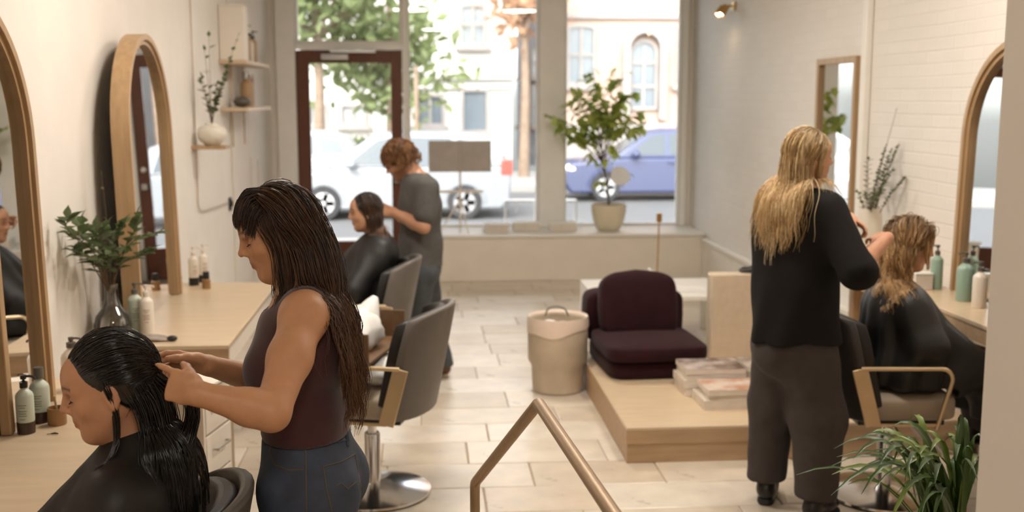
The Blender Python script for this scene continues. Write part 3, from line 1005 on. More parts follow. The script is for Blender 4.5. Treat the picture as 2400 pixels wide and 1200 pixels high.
# armchair
ac = P(1510, 893, z=pz)
root = tag(empty('armchair', (P(1522, 893, z=.193).x + .065, 6.52, pz + .001), math.radians(3)), 'dark burgundy velvet slipper armchair with a loose back cushion on the platform', 'armchair')
W2, D2 = .315, .80
def cushion(x0, x1, y0, y1, z0, z1, puff=.03, r=.05, nx=14, ny=12, nz=6):
    """rounded, slightly puffed block"""
    m = MB()
    cx, cy, cz = (x0 + x1) / 2, (y0 + y1) / 2, (z0 + z1) / 2
    hx, hy_, hz_ = (x1 - x0) / 2, (y1 - y0) / 2, (z1 - z0) / 2
    N, K = 40, 22
    vs, fs = [], []
    def sp_(c, e):
        return math.copysign(abs(c) ** e, c)
    e1, e2 = .28, .25
    for i in range(K + 1):
        th = -math.pi / 2 + math.pi * i / K
        for j in range(N):
            ph = 2 * math.pi * j / N
            x = sp_(math.cos(th), e1) * sp_(math.cos(ph), e2)
            y = sp_(math.cos(th), e1) * sp_(math.sin(ph), e2)
            z = sp_(math.sin(th), e1)
            b = (1 - x * x) * (1 - y * y)
            c = (1 - y * y) * (1 - z * z)
            d = (1 - x * x) * (1 - z * z)
            vs.append((cx + hx * x + puff * c * x * .6, cy + hy_ * y + puff * d * y * .6, cz + hz_ * z + puff * b * z))
    for i in range(K):
        for j in range(N):
            k = (j + 1) % N
            fs.append((i * N + j, i * N + k, (i + 1) * N + k, (i + 1) * N + j))
    return m.add(vs, fs)
cushion(-W2 + .015, W2 - .015, .0, .78, 0, .115, .004).build('armchair_base', M_velvet, root, smooth=60)
cushion(-W2, W2, -.03, .62, .11, .21, .018).build('seat_cushion', M_velvet, root, smooth=60)
cushion(-W2 - .01, W2 + .01, .60, .84, .10, .44, .02).build('backrest', M_velvet, root, smooth=60)
o = cushion(-.24, .24, -.085, .085, -.19, .19, .045).build('back_cushion', M_velvet, root, smooth=60)
o.location = (-.01, .53, .365)
o.rotation_euler = (math.radians(-14), 0, 0)

# stone-coloured bin with a liner
q = P(1322, 912, z=0)
root = tag(empty('waste_bin', (P(1322, 912, z=0).x - .045, 7.06, 0.001)), 'tall beige concrete-look bin with a white liner beside the armchair', 'bin')
MB().lathe([(0, 0), (.155, 0), (.165, .01), (.172, .17), (.195, .21), (.198, .48), (.19, .485), (.18, .48), (.18, .3), (0, .3)], n=36).build('bin_body', M_concrete, root, smooth=40)
m = MB()
rings = []
for t in range(5):
    zz = [.47, .492, .498, .47, .40][t]
    rad = [.178, .186, .196, .203, .203][t]
    rings.append([(rad * math.cos(2 * math.pi * j / 40), rad * math.sin(2 * math.pi * j / 40),
                   zz - (max(0, .045 * math.cos(2 * math.pi * j / 40 + 2.2) + .01 * math.sin(7 * j)) if t == 4 else 0) + (.03 if t == 4 else 0)) for j in range(40)])
m.rings(rings, cap=False)
m.build('bin_liner', mat('liner', srgb(232, 212, 194), .4, bump=.3, bscale=30), root, smooth=60)
m = MB().tube(bez([(-.07, .12, .47), (-.05, .13, .515), (.0, .135, .53), (.06, .13, .515), (.085, .12, .47)], 5), .006, 6)
m.build('bin_handle', M_vinyl_grey, root, smooth=60)
m = MB()
for k in range(6):
    a = k * 1.05
    m.ball((.09 * math.cos(a), .09 * math.sin(a), .385 + .01 * (k % 3)), (.07, .06, .05), 10, 6)
m.build('crumpled_paper', M_bag, root, smooth=60)

# magazines on the platform
def mag(name, w, d, h, cov, loc, rz, label, group):
    r = tag(empty(name, loc, rz), label, 'magazine', group)
    MB().box(-w / 2, w / 2, -d / 2, d / 2, 0, h - .0012).build('pages', M_paper, r)
    MB().box(-w / 2 - .001, w / 2 + .001, -d / 2 - .001, d / 2 + .001, h - .001, h).build('cover', cov, r)
    return r
def cover_mat(name, a, b, s):
    return mat(name, a, .25, var=.3, vscale=s, var2=b)
C1_ = cover_mat('cover_portrait', srgb(206, 190, 180), srgb(70, 52, 48), 9)
C2_ = cover_mat('cover_terracotta', srgb(226, 216, 204), srgb(180, 120, 84), 7)
C3_ = cover_mat('cover_plain', srgb(222, 212, 196), srgb(200, 184, 164), 7)
q = P(1637, 962, z=pz)
bx_, by_ = q.x + .21, q.y + .14
z = pz + .001
for k, (w, d, h, c, dx, rz, lab) in enumerate(((.36, .27, .05, C3_, .0, .02, 'thick pale magazine at the bottom of the low front stack on the platform'), (.33, .25, .026, C3_, .02, -.03, 'thin pale magazine in the middle of the low front stack on the platform'), (.34, .26, .03, C2_, .015, .01, 'magazine with an orange print lying on top of the low front stack'))):
    mag('magazine', w, d, h, c, (bx_ + dx, by_, z), rz, lab, 'front magazine stack')
    z += h + .0006
z = pz + .001
bt = P(1605, 925, z=pz)
for k, (w, d, h, c, dx, rz, lab) in enumerate(((.36, .27, .045, C3_, .0, .0, 'bottom magazine of the tall stack touching the armchair'), (.36, .27, .045, C3_, -.008, .02, 'second magazine from the bottom of the tall stack by the armchair'), (.35, .27, .035, C3_, .005, -.02, 'magazine under the portrait cover in the tall stack by the armchair'), (.35, .27, .03, C1_, .0, .01, 'magazine with a portrait cover on top of the tall stack'))):
    mag('magazine', w, d, h, c, (bx_ - .035 + dx, by_ + .29, z), rz, lab, 'tall magazine stack')
    z += h + .0006
z = pz + .001
for k, (w, d, h, c, dx, rz, lab) in enumerate(((.28, .26, .045, C3_, .0, .0, 'bottom magazine of the stack behind the blonde stylist'), (.28, .26, .045, C3_, -.008, .02, 'second magazine from the bottom of the stack behind the blonde stylist'), (.28, .26, .035, C3_, .008, -.02, 'magazine under the speckled cover behind the blonde stylist'), (.28, .26, .03, C1_, .0, .01, 'magazine with a speckled cover on top of the stack behind the stylist'))):
    mag('magazine', w, d, h, c, (bx_ + .30 + dx, by_ + .31, z), rz, lab, 'magazine stack behind the stylist')
    z += h + .0006
# terracotta pot by the stylist's legs
q = P(1853, 955, z=pz)
root = tag(empty('terracotta_pot', (q.x, q.y, pz + .001)), 'small terracotta pot on the platform behind the blonde stylist', 'pot')
MB().lathe([(0, 0), (.05, 0), (.075, .09), (.085, .13), (.078, .13), (.068, .09), (.045, .012), (0, .012)], n=24).build('pot_body', mat('terracotta', srgb(190, 104, 74), .7, var=.08), root, smooth=40)
MB().lathe([(.076, .1305), (.09, .1305), (.09, .15), (.08, .15)], n=24).build('pot_rim', MATS['terracotta'], root, smooth=40)

# low table behind the armchair
t0 = P(1360, 655, z=.42)
root = tag(empty('low_table', (t0.x, t0.y, 0)), 'low white table with a solid end behind the armchair', 'table')
tw = P(1662, 655, z=.42).x - t0.x
MB().box(0, tw, -.85, 0, .385, .42).build('table_top', M_white, root, bevel=.004)
MB().box(0, .035, -.85, 0, 0.001, .384).build('end_panel', M_white, root)
MB().box(tw - .05, tw, -.85, -.8, 0.001, .384).build('leg', M_white, root)
MB().box(tw - .05, tw, -.05, 0, 0.001, .384).build('leg', M_white, root)
# slim brass stand with white foot on the low table
q = P(1540, 648, z=.42)
q.y = min(q.y, t0.y - .12)
root = tag(empty('brass_stand', (P(1540, 640, y=q.y).x, q.y, .421)), 'slim brass rod with a white clip standing on the low table', 'stand')
zt2 = P(1544, 503, y=q.y).z - .421
MB().lathe([(0, 0), (.05, 0), (.05, .008), (0, .01)], n=20).build('base', M_white, root, smooth=40)
MB().tube([(0, 0, .01), (.01, 0, zt2)], .006, 6).build('rod', M_brass, root, smooth=60)
MB().box(-.012, .03, -.012, .012, zt2 - .06, zt2 + .01).build('clip', M_brass, root, bevel=.003)
MB().obox((-.02, -.01, .07), (.05, 0, -.03), (0, .03, 0), (.004, 0, .006)).build('tag_card', M_white, root)
# crumpled white cloth along the table
m = MB()
rings = []
for i in range(26):
    t = i / 25
    hgt = .03 + .022 * abs(math.sin(7 * t)) + .01 * math.sin(23 * t)
    rings.append([(-.33 + .66 * t, .05 * math.cos(a), hgt * max(0, math.sin(a)) ** .8 + .001) for a in [math.pi * k / 8 for k in range(9)] + [math.pi + math.pi * k / 4 for k in range(1, 4)]])
m.rings(rings)
c = tag(m.build('white_cloth', M_bag, smooth=60), 'crumpled white cloth lying along the low table behind the armchair', 'cloth')
c.location = (P(1500, 640, y=9.2).x, t0.y - .62, .4215)

# upholstered panel box on the platform and the black cloth on it
pa, pb = P(1661, 843, z=pz), P(1661, 643, y=P(1661, 843, z=pz).y)
root = tag(empty('upholstered_panel', (pa.x, pa.y, pz + .001)), 'beige upholstered panel standing behind the magazines', 'panel')
hgt = pb.z - pz
MB().box(0, .62, 0, .10, 0, hgt).build('panel_body', mat('beige_fabric', srgb(212, 194, 170), .8, var=.05, vscale=20, bump=.1, bscale=200), root, bevel=.014, seg=3)
MB().box(.01, .61, .101, .115, .03, hgt - .03).build('panel_backing', M_ply, root)
m = MB()
rings = []
for i in range(13):
    t = i / 12
    rad = .038 * math.sin(math.pi * (.06 + .88 * t)) ** .6
    rings.append([(-.02 + .20 * t, (1.1 * rad * math.cos(a)) * (1 + .25 * math.sin(5 * t + 2 * a)), .6 * rad * (1 + math.sin(a)) * (1 + .2 * math.sin(11 * t + a)) + .002) for a in [2 * math.pi * k / 14 for k in range(14)]])
m.rings(rings)
c = tag(m.build('black_cloth', M_vinyl_black, smooth=60), 'crumpled black cloth on top of the beige panel', 'cloth')
q = P(1742, 640, y=pa.y + .03)
c.location = (q.x, pa.y + .05, pz + .001 + hgt + .003)

# ------------------------------------------------------------------ drawer trolley by the second counter
def trolley(loc, rz, label, w=.36, d=.42, h=.66):
    r = tag(empty('drawer_trolley', loc, rz), label, 'trolley')
    m = MB()
    m.box(-d / 2, d / 2, -w / 2, -w / 2 + .018, .06, h)
    m.box(-d / 2, d / 2, w / 2 - .018, w / 2, .06, h)
    m.box(-d / 2, -d / 2 + .018, -w / 2 + .018, w / 2 - .018, .06, h)
    m.box(-d / 2 + .018, d / 2, -w / 2 + .018, w / 2 - .018, .06, .078)
    m.build('trolley_body', M_cream, r)
    MB().box(-d / 2 - .004, d / 2 + .012, -w / 2 - .004, w / 2 + .004, h + .001, h + .018).build('trolley_top', M_cream, r, bevel=.003)
    nd = 3
    dh = (h - .085) / nd
    for k in range(nd):
        z0 = .08 + k * dh
        o = MB().box(d / 2 - .02, d / 2 + .004, -w / 2 + .02, w / 2 - .02, z0 + .004, z0 + dh - .006).build('drawer', M_cream, r, bevel=.003)
        MB().tube([(d / 2 + .005, -.07, z0 + dh * .6), (d / 2 + .03, -.07, z0 + dh * .6), (d / 2 + .03, .07, z0 + dh * .6), (d / 2 + .005, .07, z0 + dh * .6)], .006, 6).build('handle', M_chrome, o, smooth=60)
    for sx in (-1, 1):
        for sy in (-1, 1):
            wv = MB().lathe([(0, -.012), (.026, -.012), (.028, 0), (.026, .012), (0, .012)], n=14).build('caster', M_black, r, smooth=40)
            wv.location = (sx * (d / 2 - .04), sy * (w / 2 - .04), .0285)
            wv.rotation_euler = (math.pi / 2, 0, 0)
    return r
trolley((-1.12, 4.86, 0.0), math.radians(-12), 'cream drawer trolley with chrome handles parked beside the second counter', w=.30)

# ------------------------------------------------------------------ salon chairs (built facing +x)
def salon_chair(loc, rz, label, back_m=M_vinyl_grey, inner=M_vinyl_black, seat_m=M_vinyl_taupe):
    r = tag(empty('salon_chair', loc, rz), label, 'chair', 'salon chairs')
    cushion(-.25, .25, -.245, .245, .43, .545, .012).build('seat', seat_m, r, smooth=60)
    # backrest shell: curved in plan, leaning back
    def shell(off0, off1, z0, z1, halfw):
        NU, NV = 12, 10
        m = MB()
        def surf(u, v, off):
            a = u * 1.0
            zz = z0 + (z1 - z0) * v
            lean = -.27 - .10 * (zz - .42) / .5
            wid = halfw * (1 - .10 * max(0, v - .6) ** 2 / .16)
            top = 1 - .10 * abs(u) ** 3 * v
            x = lean + .13 * (u * u) - off
            return Vector((x, wid * math.sin(a * 1.15) / math.sin(1.15), z0 + (zz - z0) * top))
        vs, fs = [], []
        for k, off in ((0, off0), (1, off1)):
            for i in range(NU + 1):
                for j in range(NV + 1):
                    vs.append(surf(-1 + 2 * i / NU, j / NV, off))
        n1 = (NU + 1) * (NV + 1)
        for i in range(NU):
            for j in range(NV):
                a = i * (NV + 1) + j
                q = (a, a + 1, a + NV + 2, a + NV + 1)
                fs += [q, tuple(n1 + t for t in reversed(q))]
        for i in range(NU):
            for j in (0, NV):
                a = i * (NV + 1) + j
                b_ = a + NV + 1
                fs.append((a, b_, n1 + b_, n1 + a))
        for j in range(NV):
            for i in (0, NU):
                a = i * (NV + 1) + j
                fs.append((a, a + 1, n1 + a + 1, n1 + a))
        m.add(vs, fs)
        return m
    shell(.0, .035, .44, .95, .285).build('backrest_shell', back_m, r, smooth=50, bevel=.012, seg=3)
    shell(-.055, -.002, .50, .93, .262).build('backrest_pad', inner, r, smooth=50, bevel=.02, seg=3)
    for s in (-1, 1):
        y = s * .285
        m = MB()
        m.obox((-.195, y, .56), (.034, 0, .008), (0, .006, 0), (-.036, 0, .132))
        m.build('arm_strap', M_gold, r, bevel=.002)
        pts = [(-.225, y, .692), (.14, y, .692)] + [(.14 + .05 * math.sin(t), y, .692 - .05 * (1 - math.cos(t))) for t in (.4, .8, 1.2, 1.6, 1.85)] + [(.13, y, .41)]
        MB().tube(pts, .0105, 10).build('arm_rail', M_gold, r, smooth=60)
        MB().box(-.16, .14, y - .006, y + .006, .425, .437).build('arm_bracket', M_gold, r)
    MB().box(-.20, .20, -.20, .20, .405, .429).build('seat_plate', M_black, r, bevel=.004)
    MB().lathe([(0, .30), (.022, .30), (.022, .404), (0, .404)], n=16).build('piston', M_chrome, r, smooth=40)
    MB().lathe([(0, .05), (.042, .05), (.038, .06), (.038, .30), (.034, .305), (0, .305)], n=20).build('column_sleeve', M_chrome, r, smooth=40)
    MB().lathe([(0, .004), (.27, .004), (.282, .01), (.28, .02), (.22, .034), (.12, .05), (.05, .062), (0, .064)], n=48).build('base_disc', M_chrome, r, smooth=50)
    pts = [(.10, -.16, .40), (.26, -.16, .20), (.40, -.16, .16), (.44, -.12, .16), (.44, .12, .16), (.40, .16, .16), (.26, .16, .20), (.10, .16, .40)]
    MB().tube(pts, .009, 8).build('footrest', M_chrome, r, smooth=60)
    MB().tube([(0, -.04, .39), (-.02, -.24, .37), (-.04, -.30, .37)], .007, 6).build('pump_lever', M_chrome, r, smooth=60)
    return r
M_vinyl_dark = mat('dark_grey_vinyl', srgb(62, 58, 55), 0.42, var=0.06, vscale=14, bump=0.12, bscale=220)
chR = salon_chair((2.20, 5.0, 0), math.radians(-4), 'salon chair with brass arms under the client with wavy blonde hair', back_m=M_vinyl_dark)
ch2 = salon_chair((-.26, 5.22, 0), math.radians(165), 'empty salon chair holding white plastic bags and a wooden crate')
ch3 = salon_chair((-.42, 6.74, 0), math.radians(174), 'salon chair under the client attended by the man')
ch1 = salon_chair((-.835, 2.66, 0), math.radians(183), 'salon chair under the client with wet black hair')

# handrail
hp = [P(1113, 1250, y=3.55), P(1113, 1132, y=3.55), P(1262, 945, y=3.0), P(1448, 1200, y=2.12)]
hp[0] = Vector((hp[1].x, hp[1].y, 0.0))
hp[3].z = hp[2].z
far = hp[3] + (hp[3] - hp[2]) * 1.1
M_rail = mat('champagne_metal', srgb(178, 152, 122), .38, .55, var=.06, vscale=20)
root = tag(empty('handrail', (hp[0].x, hp[0].y, 0)), 'bent tubular metal handrail rising over the steps', 'handrail')
o_ = root.location
def fil(a, b, c, r=.05, n=5):
    u, v = (a - b).normalized(), (c - b).normalized()
    p0, p2 = b + u * r, b + v * r
    return [p0.lerp(b, k / n).lerp(b.lerp(p2, k / n), k / n) for k in range(n + 1)]
pts = [hp[0]] + fil(hp[0], hp[1], hp[2], .02) + fil(hp[1], hp[2], far, .012) + [far]
MB().tube([p - o_ for p in pts], .017, 14).build('rail_tube', M_rail, root, smooth=60)
e_ = far - o_
MB().tube([e_, (e_.x, e_.y, .362)], .017, 14).build('post', M_rail, root, smooth=60)
MB().lathe([(0, 0), (.045, 0), (.045, .008), (0, .01)], n=20).build('base_flange', M_rail, root, smooth=40)

# plants on the right
# vase on the right counter
vq = P(2108, 520, y=6.75)
root = tag(empty('vase_of_twigs', (min(vq.x, XR - .17), 6.75, ZR + .001)), 'white cylinder vase with olive-green twigs on the right counter', 'plant')
hv = P(2108, 487, y=6.75).z - ZR
MB().lathe([(0, 0), (.07, 0), (.075, .01), (.078, hv * .8), (.07, hv), (.062, hv), (.06, .02), (0, .02)], n=28).build('vase', M_ceramic, root, smooth=40)
LS = leaf_mesh('leaf', .036, .0125, leaf_mat('olive_leaf', srgb(96, 106, 72), tr=.3))
RS = random.Random(3)
ty = 6.75
ends = [(2035, 375, -.15, 10), (2050, 445, -.25, 12), (2075, 345, .0, 9), (2100, 262, .0, 1), (2125, 370, .1, 14), (2150, 340, -.05, 12), (2165, 355, .05, 8), (2060, 410, .1, 12), (2090, 400, -.1, 14), (2130, 420, -.15, 14), (2030, 455, -.1, 10), (2145, 430, .12, 12), (2105, 440, .2, 12), (2010, 450, .0, 6)]
for (px, py, dy, nl) in ends:
    e = P(px, py, y=ty + dy) - root.location
    e.x = min(e.x, XR - .03 - root.location.x)
    s0 = Vector((RS.uniform(-.03, .03), RS.uniform(-.03, .03), hv * .6))
    mid = s0.lerp(e, .5) + Vector((0, 0, .04))
    pts = bez([s0, mid, e], 7)
    branch(root, pts, .003, .0012, M_stem)
    foliage(root, pts, LS, int(nl * 1.6), 1.0, .35, .8, RS)

# palm in the foreground
root = tag(empty('potted_palm', (P(2235, 1150, y=3.45).x, 3.45, 0.0)), 'bushy palm with long pointed green leaves beside the column', 'plant')
MB().lathe([(0, 0.001), (.12, 0.001), (.16, .26), (.165, .28), (.15, .28), (.14, .25), (0, .25)], n=28).build('pot', M_ceramic, root, smooth=40)
M_palm = mat('palm_leaf', srgb(62, 90, 38), .42, var=.35, vscale=6)
M_palm2 = mat('palm_leaf_light', srgb(112, 134, 60), .42, var=.25, vscale=6)
RP = random.Random(9)
def blade(p0, p1, p2, w, m_):
    pts = [((1 - t) ** 2) * p0 + 2 * t * (1 - t) * p1 + t * t * p2 for t in [i / 10 for i in range(11)]]
    vs, fs = [], []
    for i, p in enumerate(pts):
        t = i / 10
        tan = (pts[min(10, i + 1)] - pts[max(0, i - 1)]).normalized()
        side = tan.cross(Vector((0, -.35, 1)))
        side = side.normalized() if side.length > .01 else Vector((1, 0, 0))
        nrm = side.cross(tan)
        ww = w * (.35 + 1.3 * t) * (1 - t) ** .75 * 1.35 + .0006
        vs += [p - side * ww + nrm * ww * .35, p, p + side * ww + nrm * ww * .35, p - nrm * .0012]
    for i in range(10):
        a = i * 4
        fs += [(a, a + 4, a + 5, a + 1), (a + 1, a + 5, a + 6, a + 2), (a + 2, a + 6, a + 7, a + 3), (a + 3, a + 7, a + 4, a)]
    MB().add(vs, fs).build('palm_blade', m_, root, smooth=70)
py_ = 3.45
tips = [(1950, 1112, -.1), (2010, 1030, .1), (2000, 1075, -.2), (2030, 1020, .2), (2090, 1000, .1), (2060, 1090, -.25), (2130, 990, .3), (2245, 1000, 0), (2265, 1030, .2), (2180, 1060, -.2), (2110, 1060, 0),
        (2280, 1060, -.1), (2215, 1020, .25), (2150, 1110, -.3), (2255, 990, .1), (2070, 1040, -.05), (2190, 1140, -.3), (2300, 1090, .15), (2020, 1130, .0), (2120, 1150, -.35), (2240, 1080, -.3), (2160, 1015, .15)]
for k, (px, py, dy) in enumerate(tips):
    e = P(px, py, y=py_ + dy) - root.location
    s0 = Vector((RP.uniform(-.05, .05), RP.uniform(-.05, .05), .26))
    mid = Vector((s0.x + (e.x - s0.x) * .42, s0.y + (e.y - s0.y) * .4, max(e.z, .4) + .10 + .10 * RP.random()))
    blade(s0, mid, e, .011 + .006 * RP.random(), M_palm2 if k % 3 == 0 else M_palm)
    for j in range(2):
        e2 = e + Vector((RP.uniform(-.12, .12), RP.uniform(-.15, .15), RP.uniform(-.16, .02)))
        mid2 = mid + Vector((RP.uniform(-.06, .06), RP.uniform(-.08, .08), RP.uniform(-.08, .03)))
        blade(s0, mid2, e2, .008 + .006 * RP.random(), M_palm if RP.random() < .6 else M_palm2)


# things on the empty chair: wooden tray and two plastic bags
cl = Vector(ch2.location)
def on_chair(x, y, z):
    return Matrix.Rotation(ch2.rotation_euler.z, 4, 'Z') @ Vector((x, y, z)) + cl
root = tag(empty('wooden_tray', on_chair(.085, 0, .704), ch2.rotation_euler.z), 'dark wooden tray standing across the arms of the empty chair', 'tray')
M_walnut = mat('walnut', srgb(112, 84, 58), .5, var=.15, vscale=5, stretch=(8, 1, 8))
MB().box(-.17, .15, -.305, .305, 0, .012).build('tray_bottom', M_walnut, root)
MB().box(-.17, .15, -.305, -.29, .0125, .145).build('tray_side', M_walnut, root)
MB().box(-.17, .15, .29, .305, .0125, .145).build('tray_side', M_walnut, root)
MB().box(.135, .15, -.289, .289, .0125, .145).build('tray_side', M_walnut, root)
def plastic_bag(loc, size, seed, label, ears=True):
    m = MB()
    r2 = random.Random(seed)
    NU, NV = 26, 14
    rings = []
    for j in range(NV + 1):
        v = j / NV
        zz = size[2] * v
        rad = (math.sin(math.pi * min(1, .18 + v * .78)) ** .55)
        ring = []
        for i in range(NU):
            a = 2 * math.pi * i / NU
            w = 1 + .10 * math.sin(5 * a + 4 * v) + .07 * math.sin(9 * a - 7 * v + seed) + r2.uniform(-.03, .03)
            ring.append((size[0] * rad * w * math.cos(a), size[1] * rad * w * math.sin(a), zz * (1 + .05 * math.sin(4 * a + seed))))
        rings.append(ring)
    m.rings(rings)
    rt = tag(empty('plastic_bag', loc), label, 'bag', 'plastic bags on the empty chair')
    m.build('bag_body', M_bag, rt, smooth=70)
    if ears:
        for sx in (-1, 1):
            e = MB()
            pts = bez([(sx * size[0] * .35, 0, size[2] * .7), (sx * size[0] * .55, .02, size[2] * 1.0), (sx * size[0] * .75, -.02 + .06 * sx, size[2] * (1.25 if sx > 0 else 1.02))], 6)
            e.tube(pts, [.065 * (1 - k / len(pts)) ** .8 + .006 for k in range(len(pts))], 9)
            e.build('bag_handle', M_bag, rt, smooth=70)
    return rt
plastic_bag(on_chair(.07, -.02, .717), (.115, .17, .19), 3, 'white plastic bag with knotted handles sitting in the wooden tray')
plastic_bag(on_chair(.02, .0, .562), (.17, .17, .135), 5, 'flattened white plastic bag on the seat under the wooden tray', ears=False)
# ------------------------------------------------------------------ street
ZS = -.42                                  # road level
M_road = mat('asphalt', srgb(84, 84, 84), .85, var=.1, vscale=3, bump=.1, bscale=60)
M_pave = mat('pavement', srgb(132, 129, 125), .85, var=.06, vscale=2)
struct(MB().box(-40, 50, YB + .23, 16.2, -.6, -.12).build('ground_pavement', M_pave))
struct(MB().box(-40, 50, 16.2, 27.5, -.8, ZS).build('ground_road', M_road))
struct(MB().box(-40, 50, 27.5, 33.2, -.6, ZS + .14).build('ground_far_pavement', M_pave))
YFAC = 33.2
M_fac_w = mat('white_render', srgb(188, 185, 180), .8, var=.04, vscale=.8)
M_fac_b = mat('brownstone', srgb(166, 142, 128), .85, var=.08, vscale=1.5)
M_fac_trim = mat('grey_stone', srgb(140, 134, 130), .8, var=.08, vscale=2)
M_fac_d = mat('grey_facade', srgb(116, 118, 122), .8, var=.12, vscale=1.2)
M_fwin = mat('far_window', srgb(96, 106, 114), .12, var=.15, vscale=.7, spec=.8)
M_blind = mat('blind', srgb(150, 152, 154), .7)
M_redbrown = mat('shop_red', srgb(140, 84, 66), .6)
def fx(px, py=300):
    return P(px, py, y=YFAC).x
def fz(py, px=1100):
    return P(px, py, y=YFAC).z
def far_window(parent, px0, px1, py0, py1, y, arch=0.0, cols=1, rows=2, frame=M_fac_trim, pane=M_fwin, fr=.09, sill=True):
    x0, x1 = fx(px0), fx(px1)
    z0, z1 = fz(py1), fz(py0)
    w = MB()
    n = 12
    def outline(ins):
        a0, a1 = x0 + ins, x1 - ins
        pts = [(a0, z0 + ins), (a1, z0 + ins)]
        if arch:
            cx, r = (a0 + a1) / 2, (a1 - a0) / 2
            zs = z1 - arch * (x1 - x0) / 2
            pts += [(cx + r * math.cos(math.pi * k / n), zs + (z1 - ins - zs) * math.sin(math.pi * k / n)) for k in range(n + 1)]
        else:
            pts += [(a1, z1 - ins), (a0, z1 - ins)]
        return pts
    o, i_ = outline(0), outline(fr)
    k = len(o)
    w.rings([[(p[0], y, p[1]) for p in o], [(p[0], y - .12, p[1]) for p in o], [(p[0], y - .12, p[1]) for p in i_], [(p[0], y, p[1]) for p in i_]], closed=True, cap=False)
    wo_ = w.build('window', frame, parent)
    pn = MB().prism(i_, 'y', y - .02, y - .005).build('pane', pane, wo_)
    bars = MB()
    for c in range(1, cols):
        xx = x0 + (x1 - x0) * c / cols
        bars.box(xx - .04, xx + .04, y - .09, y - .021, z0 + fr, z1 - fr - (arch * .1))
    for c in range(1, rows):
        zz = z0 + (z1 - z0) * c / rows
        bars.box(x0 + fr, x1 - fr, y - .085, y - .021, zz - .04, zz + .04)
    if cols > 1 or rows > 1:
        bars.build('glazing_bar', frame, wo_)
    if sill:
        MB().box(x0 - .12, x1 + .12, y - .22, y - .001, z0 - .13, z0 - .001).build('sill', frame, wo_)
    return wo_
# white corner building
root = tag(empty('street_building', (fx(1000), YFAC, ZS + .14)), 'white rendered corner building across the street with a shop front', 'building')
def local(o, root_):
    o.location = -Vector(root_.location)
    return o
def fbox(name, m_, root_, x0, x1, y0, y1, z0, z1):
    return local(MB().box(x0, x1, y0, y1, z0, z1).build(name, m_, root_), root_)
xa, xb_ = fx(880), fx(1200)
fbox('wall', M_fac_w, root, xa, xb_, YFAC, YFAC + 2.8, ZS + .14, 11)
fbox('cornice', M_fac_w, root, xa - .1, xb_ + .12, YFAC - .28, YFAC - .001, fz(186), fz(165))
fbox('fascia', M_fac_w, root, xa - .05, xb_ + .05, YFAC - .12, YFAC - .001, fz(208), fz(188))
for (a, b_, c, d, cols, rows, ar, pn) in ((1078, 1140, 8, 108, 2, 2, .35, M_blind), (905, 946, 10, 100, 1, 2, .35, M_blind), (975, 1042, 220, 296, 2, 1, 0, M_redbrown), (1080, 1146, 207, 312, 1, 1, 0, M_fwin), (1078, 1140, -190, -70, 2, 2, .35, M_blind), (905, 960, -190, -70, 2, 2, .35, M_blind)):
    w = far_window(root, a, b_, c, d, YFAC - .001, ar, cols, rows)
    local(w, root)
# grey building set back
root = tag(empty('street_building', (fx(1230), YFAC + 4, ZS + .14)), 'grey building with tall dark windows set back behind the white one', 'building')
fbox('wall', M_fac_d, root, P(1200, 300, y=YFAC + 3).x + .5, P(1318, 300, y=YFAC + 3).x, YFAC + 3, YFAC + 7, ZS + .14, 9)
for k, (a, b_, c, d) in enumerate(((1236, 1256, 105, 175), (1266, 1286, 105, 175), (1236, 1256, 195, 300), (1266, 1286, 195, 300))):
    w = far_window(root, a, b_, c, d, YFAC + 2.999, 0, 1, 2, fr=.06)
    local(w, root)
# brick town house
root = tag(empty('street_building', (fx(1450), YFAC, ZS + .14)), 'pale brick town house with arched stone doorway across the street', 'building')
fbox('wall', M_fac_b, root, fx(1318), fx(1900), YFAC, YFAC + 2.8, ZS + .14, 12)
fbox('stone_band', M_fac_trim, root, fx(1318), fx(1900), YFAC - .12, YFAC - .001, fz(42), fz(30))
fbox('plinth', M_fac_trim, root, fx(1318), fx(1900), YFAC - .2, YFAC - .001, ZS + .14, fz(290))
w = far_window(root, 1326, 1394, 55, 200, YFAC - .001, .35, 2, 2)
local(w, root)
# arched doorway surround
n = 16
xc, r0 = fx(1505), (fx(1556) - fx(1456)) / 2
zs_ = fz(115, 1505)
m = MB()
def archp(r, zb):
    return [(xc - r, zb), *[(xc + r * math.cos(math.pi - math.pi * k / n), zs_ + r * math.sin(math.pi - math.pi * k / n)) for k in range(n + 1)], (xc + r, zb)]
oo, ii = archp(r0, fz(280)), archp(r0 * .70, fz(280))
m.rings([[(p[0], d, p[1]) for p, d in ((a_, YFAC - .001), (a_, YFAC - .35), (b_, YFAC - .35), (b_, YFAC - .001))] for a_, b_ in zip(oo, ii)], closed=True, cap=True)
local(m.build('door_surround', M_fac_trim, root), root)
w = far_window(root, 1472, 1538, 90, 258, YFAC - .001, 1.0, 2, 3, sill=False)
local(w, root)
w = far_window(root, 1580, 1650, 55, 200, YFAC - .001, .35, 2, 2)
local(w, root)
for k in range(5):
    fbox('step', M_fac_trim, root, xc - 1.1, xc + 1.1, YFAC - .5 - .3 * k, YFAC - .2 - .3 * k - .002, ZS + .141, fz(290) - .22 * k)
# house behind the trees (left)
root = tag(empty('street_building', (fx(780), YFAC + 3, ZS + .14)), 'cream house behind the street trees seen through the door', 'building')
fbox('wall', M_fac_w, root, fx(480), fx(870), YFAC + 3, YFAC + 8, ZS + .14, 5.2)
for (a, b_, c, d) in ((780, 850, 245, 300), (700, 750, 245, 300), (600, 660, 245, 300)):
    w = far_window(root, a, b_, c, d, YFAC + 2.999, 0, 2, 1, pane=M_blind)
    local(w, root)
# the street front on our side is closed off by neighbours' blank walls (outside the view)

